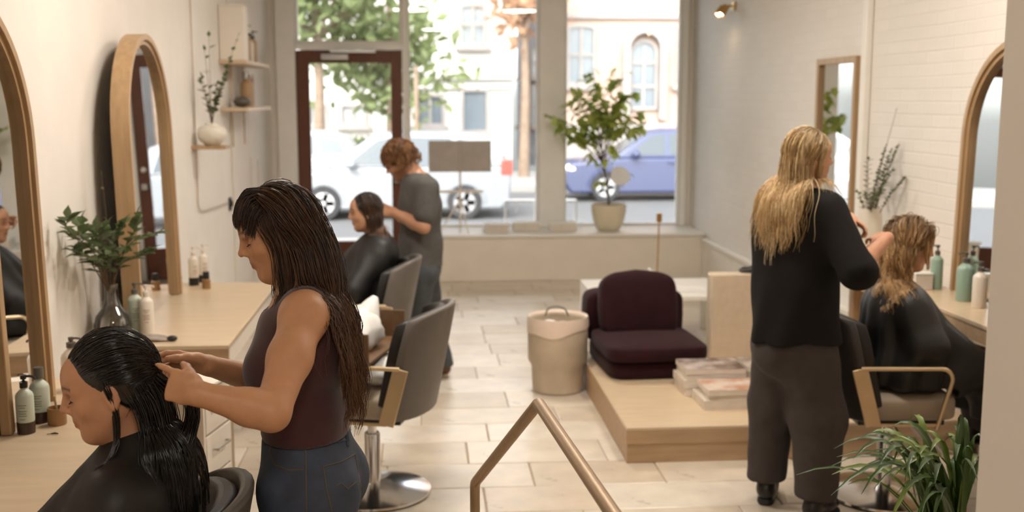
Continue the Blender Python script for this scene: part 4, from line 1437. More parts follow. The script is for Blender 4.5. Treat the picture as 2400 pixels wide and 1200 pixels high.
# street trees: trunk, boughs and leaf crown
M_bark = mat('bark', srgb(120, 102, 86), .9, var=.2, vscale=6)
M_street_leaf = leaf_mat('street_leaf', srgb(116, 128, 84), .25, 3, .6)
M_autumn = leaf_mat('autumn_leaf', srgb(176, 140, 112), .2, 3, .6)
def street_tree(x, y, h, rx, rz, cz, m_, label, n=900, seed=1, ls=.22):
    rr = np.random.default_rng(seed)
    root = tag(empty('street_tree', (x, y, ZS + .14)), label, 'tree')
    MB().tube([(0, 0, 0), (.05, 0, h * .4), (0, .05, h)], [.16, .12, .05], 8).build('trunk', M_bark, root, smooth=60)
    cl = rr.normal(size=(28, 3))
    cl /= np.linalg.norm(cl, axis=1)[:, None]
    cl *= rr.uniform(.3, 1, (28, 1)) ** .6
    cl = cl * np.array([rx, rx * .8, rz]) + np.array([0, 0, cz])
    for k in range(10):
        c = cl[k]
        MB().tube([(0, .02, h * .6), tuple(np.array([0, 0, h * .6]) * .4 + c * .6 + [0, 0, .2]), tuple(c)], [.05, .03, .01], 5).build('bough', M_bark, root)
    vs, fs = [], []
    for i in range(n):
        c = cl[rr.integers(28)] + rr.normal(size=3) * np.array([.45, .45, .38])
        a = rr.normal(size=3)
        a /= np.linalg.norm(a)
        b_ = np.cross(a, rr.normal(size=3))
        b_ /= np.linalg.norm(b_) + 1e-9
        s = ls * rr.uniform(.6, 1.2)
        o = len(vs)
        cdir = np.cross(a, b_) * s * .12
        vs += [tuple(c - a * s), tuple(c - b_ * s * .5 + cdir), tuple(c + a * s), tuple(c + b_ * s * .5 + cdir)]
        fs.append((o, o + 1, o + 2, o + 3))
    me = bpy.data.meshes.new('foliage')
    me.from_pydata(vs, [], fs)
    me.materials.append(m_)
    f = bpy.data.objects.new('foliage', me)
    f['kind'] = 'stuff'
    COL.objects.link(f)
    f.parent = root
    return root
q = P(868, 300, y=29)
street_tree(q.x + .5, 29.4, 5.2, 1.5, 1.4, 3.1, M_street_leaf, 'green street tree with a slim trunk seen through the door glass', 1000, 2)
q = P(770, 300, y=27.6)
street_tree(q.x - .3, 28.2, 6.0, 1.6, 1.6, 4.6, M_street_leaf, 'green street tree whose crown fills the transom window', 1100, 3)
q = P(1228, 60, y=31)
street_tree(q.x, 31, 6.0, .8, 1.2, 5.4, M_autumn, 'autumn coloured street tree between the white and grey buildings', 500, 4)
# low shrubs
root = tag(empty('street_hedge', (P(765, 330, y=30).x, 30, ZS + .14)), 'low green hedge behind the parked silver car', 'hedge')
vs, fs = [], []
rr = np.random.default_rng(8)
for i in range(700):
    c = rr.uniform([-1.2, -.4, .1], [1.2, .4, 1.1])
    a = rr.normal(size=3) * .09
    b_ = rr.normal(size=3) * .06
    o = len(vs)
    vs += [tuple(c - a), tuple(c - b_), tuple(c + a), tuple(c + b_)]
    fs.append((o, o + 1, o + 2, o + 3))
f = MB().add(vs, fs).build('foliage', M_street_leaf, root)
f['kind'] = 'stuff'
MB().box(-1.2, 1.2, -.3, .3, 0.001, .12).build('hedge_base', M_bark, root)

# ------------------------------------------------------------------ cars
def car(loc, rz, body_m, label, L=4.5, Hh=1.6, W=1.8, wb=2.68, style='van', wr=.33):
    root = tag(empty('parked_car', loc, rz), label, 'car')
    g = .19
    if style == 'van':   # nose towards -x
        low = [(-L / 2 + .02, .42), (-L / 2 + .05, .72), (-L / 2 + .45, .90), (-L / 2 + 1.05, 1.0), (L / 2 - .05, 1.02), (L / 2, .75), (L / 2 - .02, .35), (L / 2 - .2, g), (-L / 2 + .2, g)]
        top = [(-L / 2 + .85, .99), (-L / 2 + 1.75, Hh - .06), (-L / 2 + 2.4, Hh), (L / 2 - .7, Hh - .04), (L / 2 - .3, Hh - .15), (L / 2 - .06, 1.01)]
    else:
        low = [(-L / 2 + .02, .45), (-L / 2 + .04, .72), (-L / 2 + .25, .88), (-L / 2 + 1.25, .98), (L / 2 - .1, 1.0), (L / 2, .8), (L / 2 - .02, .4), (L / 2 - .2, g), (-L / 2 + .2, g)]
        top = [(-L / 2 + 1.15, .97), (-L / 2 + 1.95, Hh - .08), (-L / 2 + 2.5, Hh), (L / 2 - .9, Hh - .03), (L / 2 - .4, Hh - .18), (L / 2 - .12, .99)]
    def loft(poly, w0, w1, zmin, zmax):
        m = MB()
        def hw(z):
            t = (z - zmin) / (zmax - zmin)
            return w0 + (w1 - w0) * max(0, min(1, t))
        n = len(poly)
        a = [(p[0], -hw(p[1]), p[1]) for p in poly]
        b_ = [(p[0], hw(p[1]), p[1]) for p in poly]
        m.add(a + b_, [tuple(range(n)), tuple(range(2 * n - 1, n - 1, -1))] + [(j, n + j, n + (j + 1) % n, (j + 1) % n) for j in range(n)])
        return m
    loft(low, W / 2, W / 2 - .04, g, 1.0).build('car_body', body_m, root, smooth=40, bevel=.06, seg=4)
    cab = loft(top, W / 2 - .06, W / 2 - .22, 1.0, Hh).build('cabin', body_m, root, smooth=40, bevel=.05, seg=4)
    # side windows inset in the cabin
    def inset(poly, k):
        cx = sum(p[0] for p in poly) / len(poly)
        cz = sum(p[1] for p in poly) / len(poly)
        return [(cx + (p[0] - cx) * k, cz + (p[1] - cz) * k) for p in poly]
    M_cg = mat('car_glass', srgb(58, 66, 70), .08, spec=.5)
    x0, x1, x2, x3, x4 = top[0][0], top[1][0], -.0, L / 2 - 1.15, top[-1][0]
    for poly in ([(x0 + .38, 1.05), (x1 + .08, Hh - .16), (x2 - .05, Hh - .1), (x2 - .05, 1.05)], [(x2 + .05, 1.05), (x2 + .05, Hh - .1), (x3, Hh - .12), (x3 + .05, 1.05)], [(x3 + .15, 1.07), (x3 + .12, Hh - .14), (x4 - .45, Hh - .22), (x4 - .3, 1.07)]):
        for s in (-1, 1):
            def yy(z):
                t = (z - 1.0) / (Hh - 1.0)
                return s * (W / 2 - .06 - .16 * t + .004)
            m = MB()
            n = len(poly)
            a = [(p[0], yy(p[1]), p[1]) for p in poly]
            b_ = [(p[0], yy(p[1]) - s * .02, p[1]) for p in poly]
            m.add(a + b_, [tuple(range(n)), tuple(range(2 * n - 1, n - 1, -1))] + [(j, n + j, n + (j + 1) % n, (j + 1) % n) for j in range(n)])
            m.build('side_window', M_cg, root)
    # windscreen
    a, b_ = top[0], top[1]
    m = MB()
    nx = Vector((-(b_[1] - a[1]), 0, b_[0] - a[0])).normalized() * .012
    p1 = Vector((a[0] + .1 * (b_[0] - a[0]), 0, a[1] + .1 * (b_[1] - a[1])))
    p2 = Vector((a[0] + .9 * (b_[0] - a[0]), 0, a[1] + .9 * (b_[1] - a[1])))
    w1_, w2_ = W / 2 - .14, W / 2 - .25
    q = [p1 + Vector((0, -w1_, 0)), p1 + Vector((0, w1_, 0)), p2 + Vector((0, w2_, 0)), p2 + Vector((0, -w2_, 0))]
    m.add([v + nx for v in q] + [v - nx for v in q], [(0, 1, 2, 3), (7, 6, 5, 4), (0, 4, 5, 1), (1, 5, 6, 2), (2, 6, 7, 3), (3, 7, 4, 0)])
    m.build('windscreen', M_cg, root)
    M_tyre = mat('tyre', srgb(36, 36, 38), .8)
    M_rim = mat('wheel_rim', (.62, .62, .63), .3, .8)
    wx0 = -wb / 2 - .05
    for xw in (wx0, wx0 + wb):
        for s in (-1, 1):
            w = MB().lathe([(.0, -.09), (wr * .6, -.09), (wr * .66, -.1), (wr * .95, -.1), (wr, -.07), (wr, .07), (wr * .95, .1), (0, .1)], n=32).build('wheel', M_tyre, root, smooth=40)
            w.location = (xw, s * (W / 2 - .07), wr)
            w.rotation_euler = (-math.pi / 2 * s, 0, 0)
            rm = MB()
            rm.lathe([(wr * .56, .0), (wr * .64, .0), (wr * .64, .012), (wr * .56, .012)], n=28)
            for k in range(5):
                a = 2 * math.pi * k / 5
                rm.obox((math.cos(a) * wr * .3, math.sin(a) * wr * .3, .006), (math.cos(a) * wr * .29, math.sin(a) * wr * .29, 0), (-math.sin(a) * .045, math.cos(a) * .045, 0), (0, 0, .006))
            rm.lathe([(0, 0), (wr * .16, 0), (wr * .14, .02), (0, .022)], n=14)
            ro = rm.build('rim', M_rim, w, smooth=30)
            ro.location = (0, 0, .101)
            wa = MB().rings([[(xw + rad * math.cos(math.pi * j / 14), s * (W / 2 + dy), wr + rad * math.sin(math.pi * j / 14)) for rad, dy in ((wr + .02, -.05), (wr + .02, .012), (wr + .085, .012), (wr + .085, -.05))] for j in range(15)], closed=True, cap=True)
            wa.build('wheel_arch', body_m, root, smooth=40)
    for s in (-1, 1):
        MB().ball((-.75 if style != 'van' else -.85, s * (W / 2 + .10), 1.07), (.10, .12, .09), 14, 8).build('wing_mirror', body_m, root, smooth=60)
        MB().ball((-L / 2 + .22, s * (W / 2 - .18), .74), (.22, .17, .10), 14, 8).build('headlamp', mat('lamp_glass', (.9, .9, .9), .1), root, smooth=60)
        MB().box(L / 2 - .2, L / 2 + .01, s * (W / 2 - .12) - .1, s * (W / 2 - .12) + .1, .85, 1.15).build('tail_lamp', mat('red_lamp', srgb(190, 70, 60), .3), root, bevel=.02)
        for xx in (.02,):
            MB().box(xx - .02, xx + .22, s * (W / 2 + .001) - .02, s * (W / 2 + .001) + .012, .86, .89).build('door_handle', body_m, root)
    return root
M_silver = mat('silver_paint', (.19, .20, .21), .4, .1, coat=.3)
M_blue = mat('blue_paint', srgb(44, 52, 84), .4, .0, coat=.3)
M_pale = mat('pale_paint', (.3, .3, .3), .4, .1, coat=.3)
w0, w1 = P(760, 517, z=ZS), P(1090, 517, z=ZS)
car(((w0.x + w1.x) / 2 + .05, w0.y + .85, ZS + .002), 0, M_silver, 'silver family car parked right outside the shop door', L=4.4, Hh=1.68, wb=w1.x - w0.x)
q = P(1420, 473, z=ZS)
car((q.x + 1.4, q.y + .85, ZS + .002), 0, M_blue, 'blue estate car parked behind the potted tree', L=4.8, Hh=1.62, wb=2.75, style='estate')
q = P(860, 430, y=27)
car((q.x - 2.2, 26.2, ZS + .002), 0, M_pale, 'pale car parked on the far side of the street behind the silver car', L=4.5, Hh=1.6, style='estate')
q = P(1185, 420, y=26.2)
car((P(1370, 400, y=26.6).x + 7.6, 27.9, ZS + .002), 0, M_pale, 'pale car parked beyond the blue estate car', L=4.5, Hh=1.75, style='estate')
# sign pole by the road
q = P(978, 400, y=18.2)
root = tag(empty('street_pole', (q.x, 15.6, -.119)), 'thin brown street pole behind the silver car', 'pole')
root.location = (P(978, 400, y=24.2).x, 24.3, ZS)
MB().tube([(0, 0, 0.001), (0, 0, 3.0)], .05, 8).build('pole_shaft', M_bark, root, smooth=60)
MB().box(-.06, .06, -.06, .06, .001, .1).build('pole_foot', M_bark, root)
# ------------------------------------------------------------------ figures: smooth-union distance fields turned into one surface
def np_mesh(name, V, Q, tint=None, smooth=True):
    me = bpy.data.meshes.new(name)
    V = np.ascontiguousarray(V, dtype=np.float32)
    Q = np.ascontiguousarray(Q, dtype=np.int32)
    k = Q.shape[1]
    me.vertices.add(len(V))
    me.vertices.foreach_set('co', V.ravel())
    me.loops.add(Q.size)
    me.loops.foreach_set('vertex_index', Q.ravel())
    me.polygons.add(len(Q))
    me.polygons.foreach_set('loop_start', np.arange(0, Q.size, k, dtype=np.int32))
    me.update(calc_edges=True)
    if smooth:
        me.polygons.foreach_set('use_smooth', np.ones(len(Q), dtype=bool))
    if tint is not None:
        at = me.color_attributes.new('tint', 'FLOAT_COLOR', 'POINT')
        c = np.ones((len(V), 4), dtype=np.float32)
        c[:, :3] = tint
        at.data.foreach_set('color', c.ravel())
    return me

def A(*p):
    return np.array(p[0] if len(p) == 1 else p, dtype=float)
def nrm(v):
    v = np.asarray(v, float)
    return v / (np.linalg.norm(v) + 1e-12)

class Field:
    def __init__(self, lo, hi, vox):
        self.lo = A(lo) - 2 * vox
        self.vox = vox
        self.n = np.ceil((A(hi) + 2 * vox - self.lo) / vox).astype(int) + 1
        self.D = np.full(self.n, 1.0, dtype=np.float32)
    def sl(self, lo, hi, pad):
        a = np.clip(np.floor((A(lo) - pad - self.lo) / self.vox).astype(int), 0, self.n)
        b = np.clip(np.ceil((A(hi) + pad - self.lo) / self.vox).astype(int) + 1, 0, self.n)
        if np.any(b <= a):
            return None, None
        s = tuple(slice(i, j) for i, j in zip(a, b))
        g = [self.lo[k] + self.vox * np.arange(a[k], b[k]) for k in range(3)]
        X = np.stack(np.meshgrid(*g, indexing='ij'), -1).astype(np.float32)
        return s, X
    def comb(self, s, d, k, op):
        D = self.D[s]
        if op == 'add':
            h = np.maximum(k - np.abs(D - d), 0) / k
            self.D[s] = np.minimum(D, d) - h * h * k * .25
        else:                       # cut: keep outside of d
            d = -d
            h = np.maximum(k - np.abs(D - d), 0) / k
            self.D[s] = np.maximum(D, d) + h * h * k * .25
    def cap(self, a, b, ra, rb, k=.02, op='add'):
        a, b = A(a), A(b)
        s, X = self.sl(np.minimum(a, b) - max(ra, rb), np.maximum(a, b) + max(ra, rb), k + 3 * self.vox)
        if s is None:
            return self
        ab = b - a
        t = np.clip(((X - a) @ ab) / (ab @ ab + 1e-12), 0, 1)
        d = np.linalg.norm(X - a - t[..., None] * ab, axis=-1) - (ra + (rb - ra) * t)
        self.comb(s, d, k, op)
        return self
    def chain(self, pts, rs, k=.02, op='add'):
        for i in range(len(pts) - 1):
            self.cap(pts[i], pts[i + 1], rs[i], rs[i + 1], k, op)
        return self
    def ell(self, c, r, R=None, k=.02, op='add'):
        """ellipsoid; rows of R are its axes"""
        c, r = A(c), A(r)
        m = float(r.max())
        s, X = self.sl(c - m, c + m, k + 3 * self.vox)
        if s is None:
            return self
        q = X - c
        if R is not None:
            q = q @ np.asarray(R, np.float32).T
        k0 = np.linalg.norm(q / r, axis=-1)
        k1 = np.linalg.norm(q / (r * r), axis=-1) + 1e-9
        d = k0 * (k0 - 1) / k1
        self.comb(s, d, k, op)
        return self
    def ecap(self, a, b, ra, rb, side, k=.04, op='add'):
        """tapered capsule of elliptical section; ra=(along side, across)"""
        a, b = A(a), A(b)
        w = nrm(b - a)
        u = nrm(A(side) - w * (A(side) @ w))
        v = np.cross(w, u)
        m = max(*ra, *rb)
        s, X = self.sl(np.minimum(a, b) - m, np.maximum(a, b) + m, k + 3 * self.vox)
        if s is None:
            return self
        L = np.linalg.norm(b - a)
        q = X - a
        z = q @ w
        t = np.clip(z / L, 0, 1)
        ru = ra[0] + (rb[0] - ra[0]) * t
        rv = ra[1] + (rb[1] - ra[1]) * t
        e = z - t * L
        rm = np.minimum(ru, rv)
        qq = np.sqrt((q @ u / ru) ** 2 + (q @ v / rv) ** 2 + (e / rm) ** 2)
        qn = np.sqrt((q @ u / ru ** 2) ** 2 + (q @ v / rv ** 2) ** 2 + (e / rm ** 2) ** 2) + 1e-6
        d = qq * (qq - 1) / qn
        self.comb(s, d, k, op)
        return self
    def boxcut(self, c, rz, half, k=.006):
        """take an upright box (a seat, a counter) out of the volume"""
        c, hh = A(c), A(half)
        m = float(np.hypot(hh[0], hh[1]))
        e = A(m, m, hh[2])
        s, X = self.sl(c - e, c + e, .04)
        if s is None:
            return self
        q = X - c
        x = q[..., 0] * math.cos(rz) + q[..., 1] * math.sin(rz)
        y = -q[..., 0] * math.sin(rz) + q[..., 1] * math.cos(rz)
        a = np.stack([np.abs(x) - hh[0], np.abs(y) - hh[1], np.abs(q[..., 2]) - hh[2]], -1)
        d = np.linalg.norm(np.maximum(a, 0), axis=-1) + np.minimum(a.max(-1), 0)
        self.comb(s, d, k, 'cut')
        return self
    def seatcut(self, ch):
        if ch is None:
            return self
        l, rz = ch.location, ch.rotation_euler.z
        self.boxcut((l.x, l.y, .475), rz, (.268, .268, .090))
        u = A(math.cos(rz), math.sin(rz), 0)
        for k in range(7):              # slabs that follow the leaning backrest
            z = .47 + .085 * k
            c = A(l.x, l.y, z) - u * (.27 + .10 * (z - .42) / .5 + .055)
            self.boxcut(c, rz, (.125, .29, .045))
        return self
    def half(self, p, n, k=.004):
        """cut away everything on the side the normal n points to"""
        g = [self.lo[i] + self.vox * np.arange(self.n[i]) for i in range(3)]
        n = nrm(n)
        d = ((g[0] - p[0]) * n[0])[:, None, None] + ((g[1] - p[1]) * n[1])[None, :, None] + ((g[2] - p[2]) * n[2])[None, None, :]
        D = self.D
        h = np.maximum(k - np.abs(D - d), 0) / k
        self.D = (np.maximum(D, d) + h * h * k * .25).astype(np.float32)
        return self
    def warp(self, fn):
        """add fn(X) to the field near the surface (folds, creases)"""
        idx = np.argwhere(np.abs(self.D) < .05)
        X = self.lo + idx * self.vox
        self.D[idx[:, 0], idx[:, 1], idx[:, 2]] += fn(X).astype(np.float32)
        return self
    def surface(self, smooth=2):
        D = self.D
        S = D < 0
        c = np.zeros(np.array(D.shape) - 1, np.int8)
        for i in (0, 1):
            for j in (0, 1):
                for l in (0, 1):
                    c += S[i:D.shape[0] - 1 + i, j:D.shape[1] - 1 + j, l:D.shape[2] - 1 + l]
        act = np.argwhere((c > 0) & (c < 8))
        vid = np.full(c.shape, -1, np.int32)
        vid[act[:, 0], act[:, 1], act[:, 2]] = np.arange(len(act))
        cor = [(i, j, l) for i in (0, 1) for j in (0, 1) for l in (0, 1)]
        val = np.stack([D[act[:, 0] + i, act[:, 1] + j, act[:, 2] + l] for i, j, l in cor], 1)
        P_ = np.zeros((len(act), 3))
        N_ = np.zeros(len(act))
        for a in range(8):
            for b in range(a + 1, 8):
                if sum(abs(np.array(cor[a]) - np.array(cor[b]))) != 1:
                    continue
                va, vb = val[:, a], val[:, b]
                m = (va < 0) != (vb < 0)
                t = np.where(m, va / np.where(m, va - vb, 1), 0)
                p = np.array(cor[a])[None] + t[:, None] * (np.array(cor[b]) - np.array(cor[a]))[None]
                P_ += p * m[:, None]
                N_ += m
        V = self.lo + (act + P_ / N_[:, None]) * self.vox
        quads = []
        for ax in range(3):
            o1, o2 = [(1, 2), (2, 0), (0, 1)][ax]
            sa = [slice(None)] * 3
            sb = [slice(None)] * 3
            sa[ax] = slice(0, -1)
            sb[ax] = slice(1, None)
            df = S[tuple(sa)] != S[tuple(sb)]
            e = np.argwhere(df)
            e = e[(e[:, o1] > 0) & (e[:, o2] > 0) & (e[:, o1] < c.shape[o1]) & (e[:, o2] < c.shape[o2])]
            ins = S[e[:, 0], e[:, 1], e[:, 2]]
            d1 = np.zeros(3, int)
            d1[o1] = 1
            d2 = np.zeros(3, int)
            d2[o2] = 1
            q = [vid[tuple((e - x).T)] for x in (d1 + d2, d2, 0 * d1, d1)]
            q = np.stack(q, 1)
            q[~ins] = q[~ins][:, ::-1]
            quads.append(q)
        Q = np.concatenate(quads)
        for _ in range(smooth):
            acc = np.zeros_like(V)
            cnt = np.zeros(len(V))
            for a, b in ((0, 1), (1, 2), (2, 3), (3, 0)):
                for i in range(3):
                    acc[:, i] += np.bincount(Q[:, a], V[Q[:, b], i], len(V)) + np.bincount(Q[:, b], V[Q[:, a], i], len(V))
                cnt += np.bincount(Q[:, a], minlength=len(V)) + np.bincount(Q[:, b], minlength=len(V))
            V = V * .45 + .55 * acc / np.maximum(cnt, 1)[:, None]
        return V, Q

def vnoise(X, f, seed=0):
    """cheap smooth pseudo-noise in [-1,1]"""
    r = np.random.default_rng(seed)
    out = 0
    for k in range(5):
        d = nrm(r.normal(size=3))
        out = out + np.sin(X @ d * f * (0.7 + .25 * k) + r.uniform(0, 6.28))
    return out / 3.0

def emit_part(name, V, Q, m_, root, tint=None):
    top = root
    while top.parent is not None:
        top = top.parent
    me = np_mesh(name, V - np.array(top.location), Q, tint)
    me.materials.append(m_)
    o = bpy.data.objects.new(name, me)
    COL.objects.link(o)
    o.parent = root
    return o

class Head:
    """head frame: F towards the face, U to the crown, S to its left"""
    def __init__(self, c, face, pitch, s=1.0, tilt=0.0):
        self.c = A(c)
        f = nrm(A(face[0], face[1], 0))
        u = A(0, 0, 1)
        l = np.cross(u, f)
        p = math.radians(pitch)
        self.F = f * math.cos(p) - u * math.sin(p)
        self.U = u * math.cos(p) + f * math.sin(p)
        t = math.radians(tilt)
        self.S, self.U = l * math.cos(t) + self.U * math.sin(t), self.U * math.cos(t) - l * math.sin(t)
        self.s = s
        self.R = np.stack([self.F, self.S, self.U])
    def __call__(self, x, y, z):
        return self.c + self.s * (x * self.F + y * self.S + z * self.U)
    def local(self, X):
        return (X - self.c) @ self.R.T / self.s
    def build(self, f, male=False):
        s = self.s
        E = lambda x, y, z, r, k=.02, op='add': f.ell(self(x, y, z), A(r) * s, self.R, k, op)
        C = lambda a, b, ra, rb, k=.012: f.cap(self(*a), self(*b), ra * s, rb * s, k)
        E(-.012, 0, .033, (.094, .073, .088), .03)
        E(.028, 0, -.028, (.060, .056, .080), .04)
        E(.036, 0, -.072, (.042, .040, .034), .03)
        E(.060, 0, .045, (.030, .050, .036), .03)
        E(.068, 0, -.094, (.017, .017, .014), .018)
        for y in (-1, 1):
            C((.004, y * .050, -.045), (.058, y * .016, -.094), .017, .013, .03)
            E(.050, y * .036, -.020, (.024, .021, .022), .03)
            C((.080, y * .012, .026), (.066, y * .046, .024), .011, .009, .014)
        C((.083, 0, .026), (.094, 0, .000), .0085, .0085, .012)
        C((.094, 0, .000), (.107, 0, -.020), .0078, .0095, .008)
        for y in (-1, 1):
            E(.093, y * .0115, -.025, (.011, .008, .0075), .006)
            E(.086, y * .031, .004, (.014, .017, .012), .012, 'cut')
            E(.0705, y * .031, .004, (.0125, .0145, .0125), .005)
        E(.083, 0, -.042, (.010, .020, .012), .012)
        E(.0865, 0, -.0515, (.0095, .021, .0062), .004)
        E(.0855, 0, -.0630, (.0095, .0185, .0068), .004)
        f.cap(self(.0985, -.016, -.0572), self(.0985, .016, -.0572), .0022 * s, .0022 * s, .004, 'cut')
        for y in (-1, 1):
            E(-.006, y * .073, -.004, (.017, .008, .031), .008)
            E(.000, y * .080, -.002, (.009, .006, .018), .005, 'cut')
            E(-.002, y * .072, -.029, (.009, .007, .010), .006)
        if male:
            E(.062, 0, -.086, (.026, .026, .020), .02)
        return f
    def paint(self, V, skin, lip, brow, beard=None):
        """colours the face itself has: lips, brows, beard; also shade painted round the eyes"""
        L = self.local(V)
        x, y, z = L.T
        col = np.tile(A(skin), (len(V), 1))
        front = np.clip((x - .05) / .02, 0, 1)
        def mixin(w, c):
            nonlocal col
            w = np.clip(w, 0, 1)[:, None]
            col = col * (1 - w) + A(c) * w
        ch = np.exp(-(((np.abs(y) - .038) / .018) ** 2 + ((z + .022) / .018) ** 2)) * front
        mixin(ch * .25, A(skin) * A(1.05, .80, .75))
        mixin(np.exp(-((y / .012) ** 2 + ((z + .02) / .012) ** 2)) * front * .25, A(skin) * A(1.02, .8, .75))
        w = np.exp(-((y / .020) ** 4 + ((z + .0572) / .0095) ** 4)) * front
        mixin(w * .9, lip)
        ay = np.abs(y)
        arch_ = .030 + .004 * np.sin((ay - .012) / .04 * 3.1)
        w = np.exp(-(((z - arch_) / .0042) ** 2)) * ((ay > .012) & (ay < .052)) * np.clip((x - .035) / .01, 0, 1)
        mixin(w * .85, brow)
        w = np.exp(-((((ay - .031) / .020) ** 2 + ((z - .006) / .012) ** 2) ** 2)) * np.clip((x - .045) / .01, 0, 1)
        mixin(w * .35, A(skin) * A(.62, .48, .45))  # socket shade put into the skin colour around each eye
        if beard is not None:
            w = np.clip((-.028 - z) / .02, 0, 1) * np.clip((x + .005) / .02, 0, 1) * (z > -.14)
            w = w * (1 - .75 * np.exp(-((y / .02) ** 4 + ((z + .0572) / .009) ** 4)))
            mixin(w * .8, beard)
        return col

def lashes(h, root, m_=None):
    """dark lash line along the lowered lid of each eye"""
    for y in (-1, 1):
        pts = []
        for k in range(9):
            dy = (-.0125 + .025 * k / 8)
            dz = -.0045 + 6 * dy * dy
            x = .0705 + .0125 * math.sqrt(max(0.02, 1 - (dy / .0150) ** 2 - (dz / .0128) ** 2)) + .0012
            pts.append(Vector(h(x, y * .031 + dy, .004 + dz)) - Vector(root.location))
        m = MB().tube(pts, [.0007 + .0009 * math.sin(math.pi * k / 8) for k in range(9)], 5)
        for k in range(1, 8):
            p = pts[k]
            e = Vector(h.F) * .006 - Vector(h.U) * .004
            m.tube([p, p + e * .6, p + e + Vector(h.U) * .001], [.0005, .0004, .0002], 4)
        m.build('eyelashes', mat('lash', (.012, .008, .006), .6), root, smooth=60)

def hand(f, wrist, d, n, thumb_side, curls, s=1.0, spread=.06, thumb=(.5, .4), k=.006, wr=.026):
    """wrist point, d towards the fingers, n palm normal, thumb_side +1/-1 along d x n"""
    d = nrm(d)
    n = nrm(A(n) - d * (A(n) @ d))
    t = np.cross(d, n) * thumb_side
    w = A(wrist)
    at = lambda a, b, c: w + s * (a * d + b * t + c * n)
    f.ecap(at(.0, 0, 0), at(.035, .002, 0), (wr * .95 * s, .019 * s), (.036 * s, .0145 * s), t, .02)
    f.ecap(at(.03, .002, 0), at(.082, .0, .002), (.037 * s, .0145 * s), (.040 * s, .0125 * s), t, .012)
    for i, (b, L, r) in enumerate(((.029, .070, .0088), (.010, .078, .0090), (-.010, .072, .0086), (-.028, .056, .0078))):
        p = at(.084 - .004 * abs(i - 1), b, .002)
        fan = spread * (1.5 - i)
        u = nrm(d + t * fan)
        ang = 0.0
        c = curls[i]
        for j, frac in enumerate((.45, .31, .24)):
            ang += c[j]
            q = p + s * L * frac * (u * math.cos(ang) + n * math.sin(ang))
            f.cap(p, q, (r - .0008 * j) * s, (r - .0008 * (j + 1)) * s, k)
            p = q
    # thumb leaves the side of the palm near its base
    p0 = at(.022, .026, .006)
    u = nrm(d * math.cos(thumb[0]) + t * math.sin(thumb[0]))
    u2 = nrm(u * math.cos(thumb[1]) + n * math.sin(thumb[1]))
    p1 = p0 + s * .040 * nrm(u + .3 * n)
    p2 = p1 + s * .032 * u2
    p3 = p2 + s * .024 * nrm(u2 + .25 * d)
    f.chain([p0, p1, p2, p3], [.0145 * s, .0115 * s, .0102 * s, .0085 * s], .010)
    return f

M_skin = mat('skin', (.5, .3, .2), .48, attr='tint', var=.05, vscale=30, sub=.12, bump=.06, bscale=260)
def hair_mat(name, rough=.38, spec=.5):
    return mat(name, (.1, .1, .1), rough, attr='tint', spec=spec)

def strands(P_, R_s, tint):
    """P_: N x M x 3 paths, R_s: N x M radii, tint: N x M x 3 -> three-sided tubes"""
    N, M, _ = P_.shape
    T = np.gradient(P_, axis=1)
    T /= np.linalg.norm(T, axis=2, keepdims=True) + 1e-9
    ref = rng.normal(size=(N, 1, 3))
    u = np.cross(T, ref)
    u /= np.linalg.norm(u, axis=2, keepdims=True) + 1e-9
    v = np.cross(T, u)
    V = np.stack([P_ + R_s[..., None] * (u * math.cos(a) + v * math.sin(a)) for a in (0, 2.094, 4.189)], 2)
    idx = np.arange(N * M * 3).reshape(N, M, 3)
    qs = []
    for k in range(3):
        j = (k + 1) % 3
        qs.append(np.stack([idx[:, :-1, k], idx[:, :-1, j], idx[:, 1:, j], idx[:, 1:, k]], -1).reshape(-1, 4))
    return V.reshape(-1, 3), np.concatenate(qs), np.repeat(tint[:, :, None], 3, 2).reshape(-1, 3)

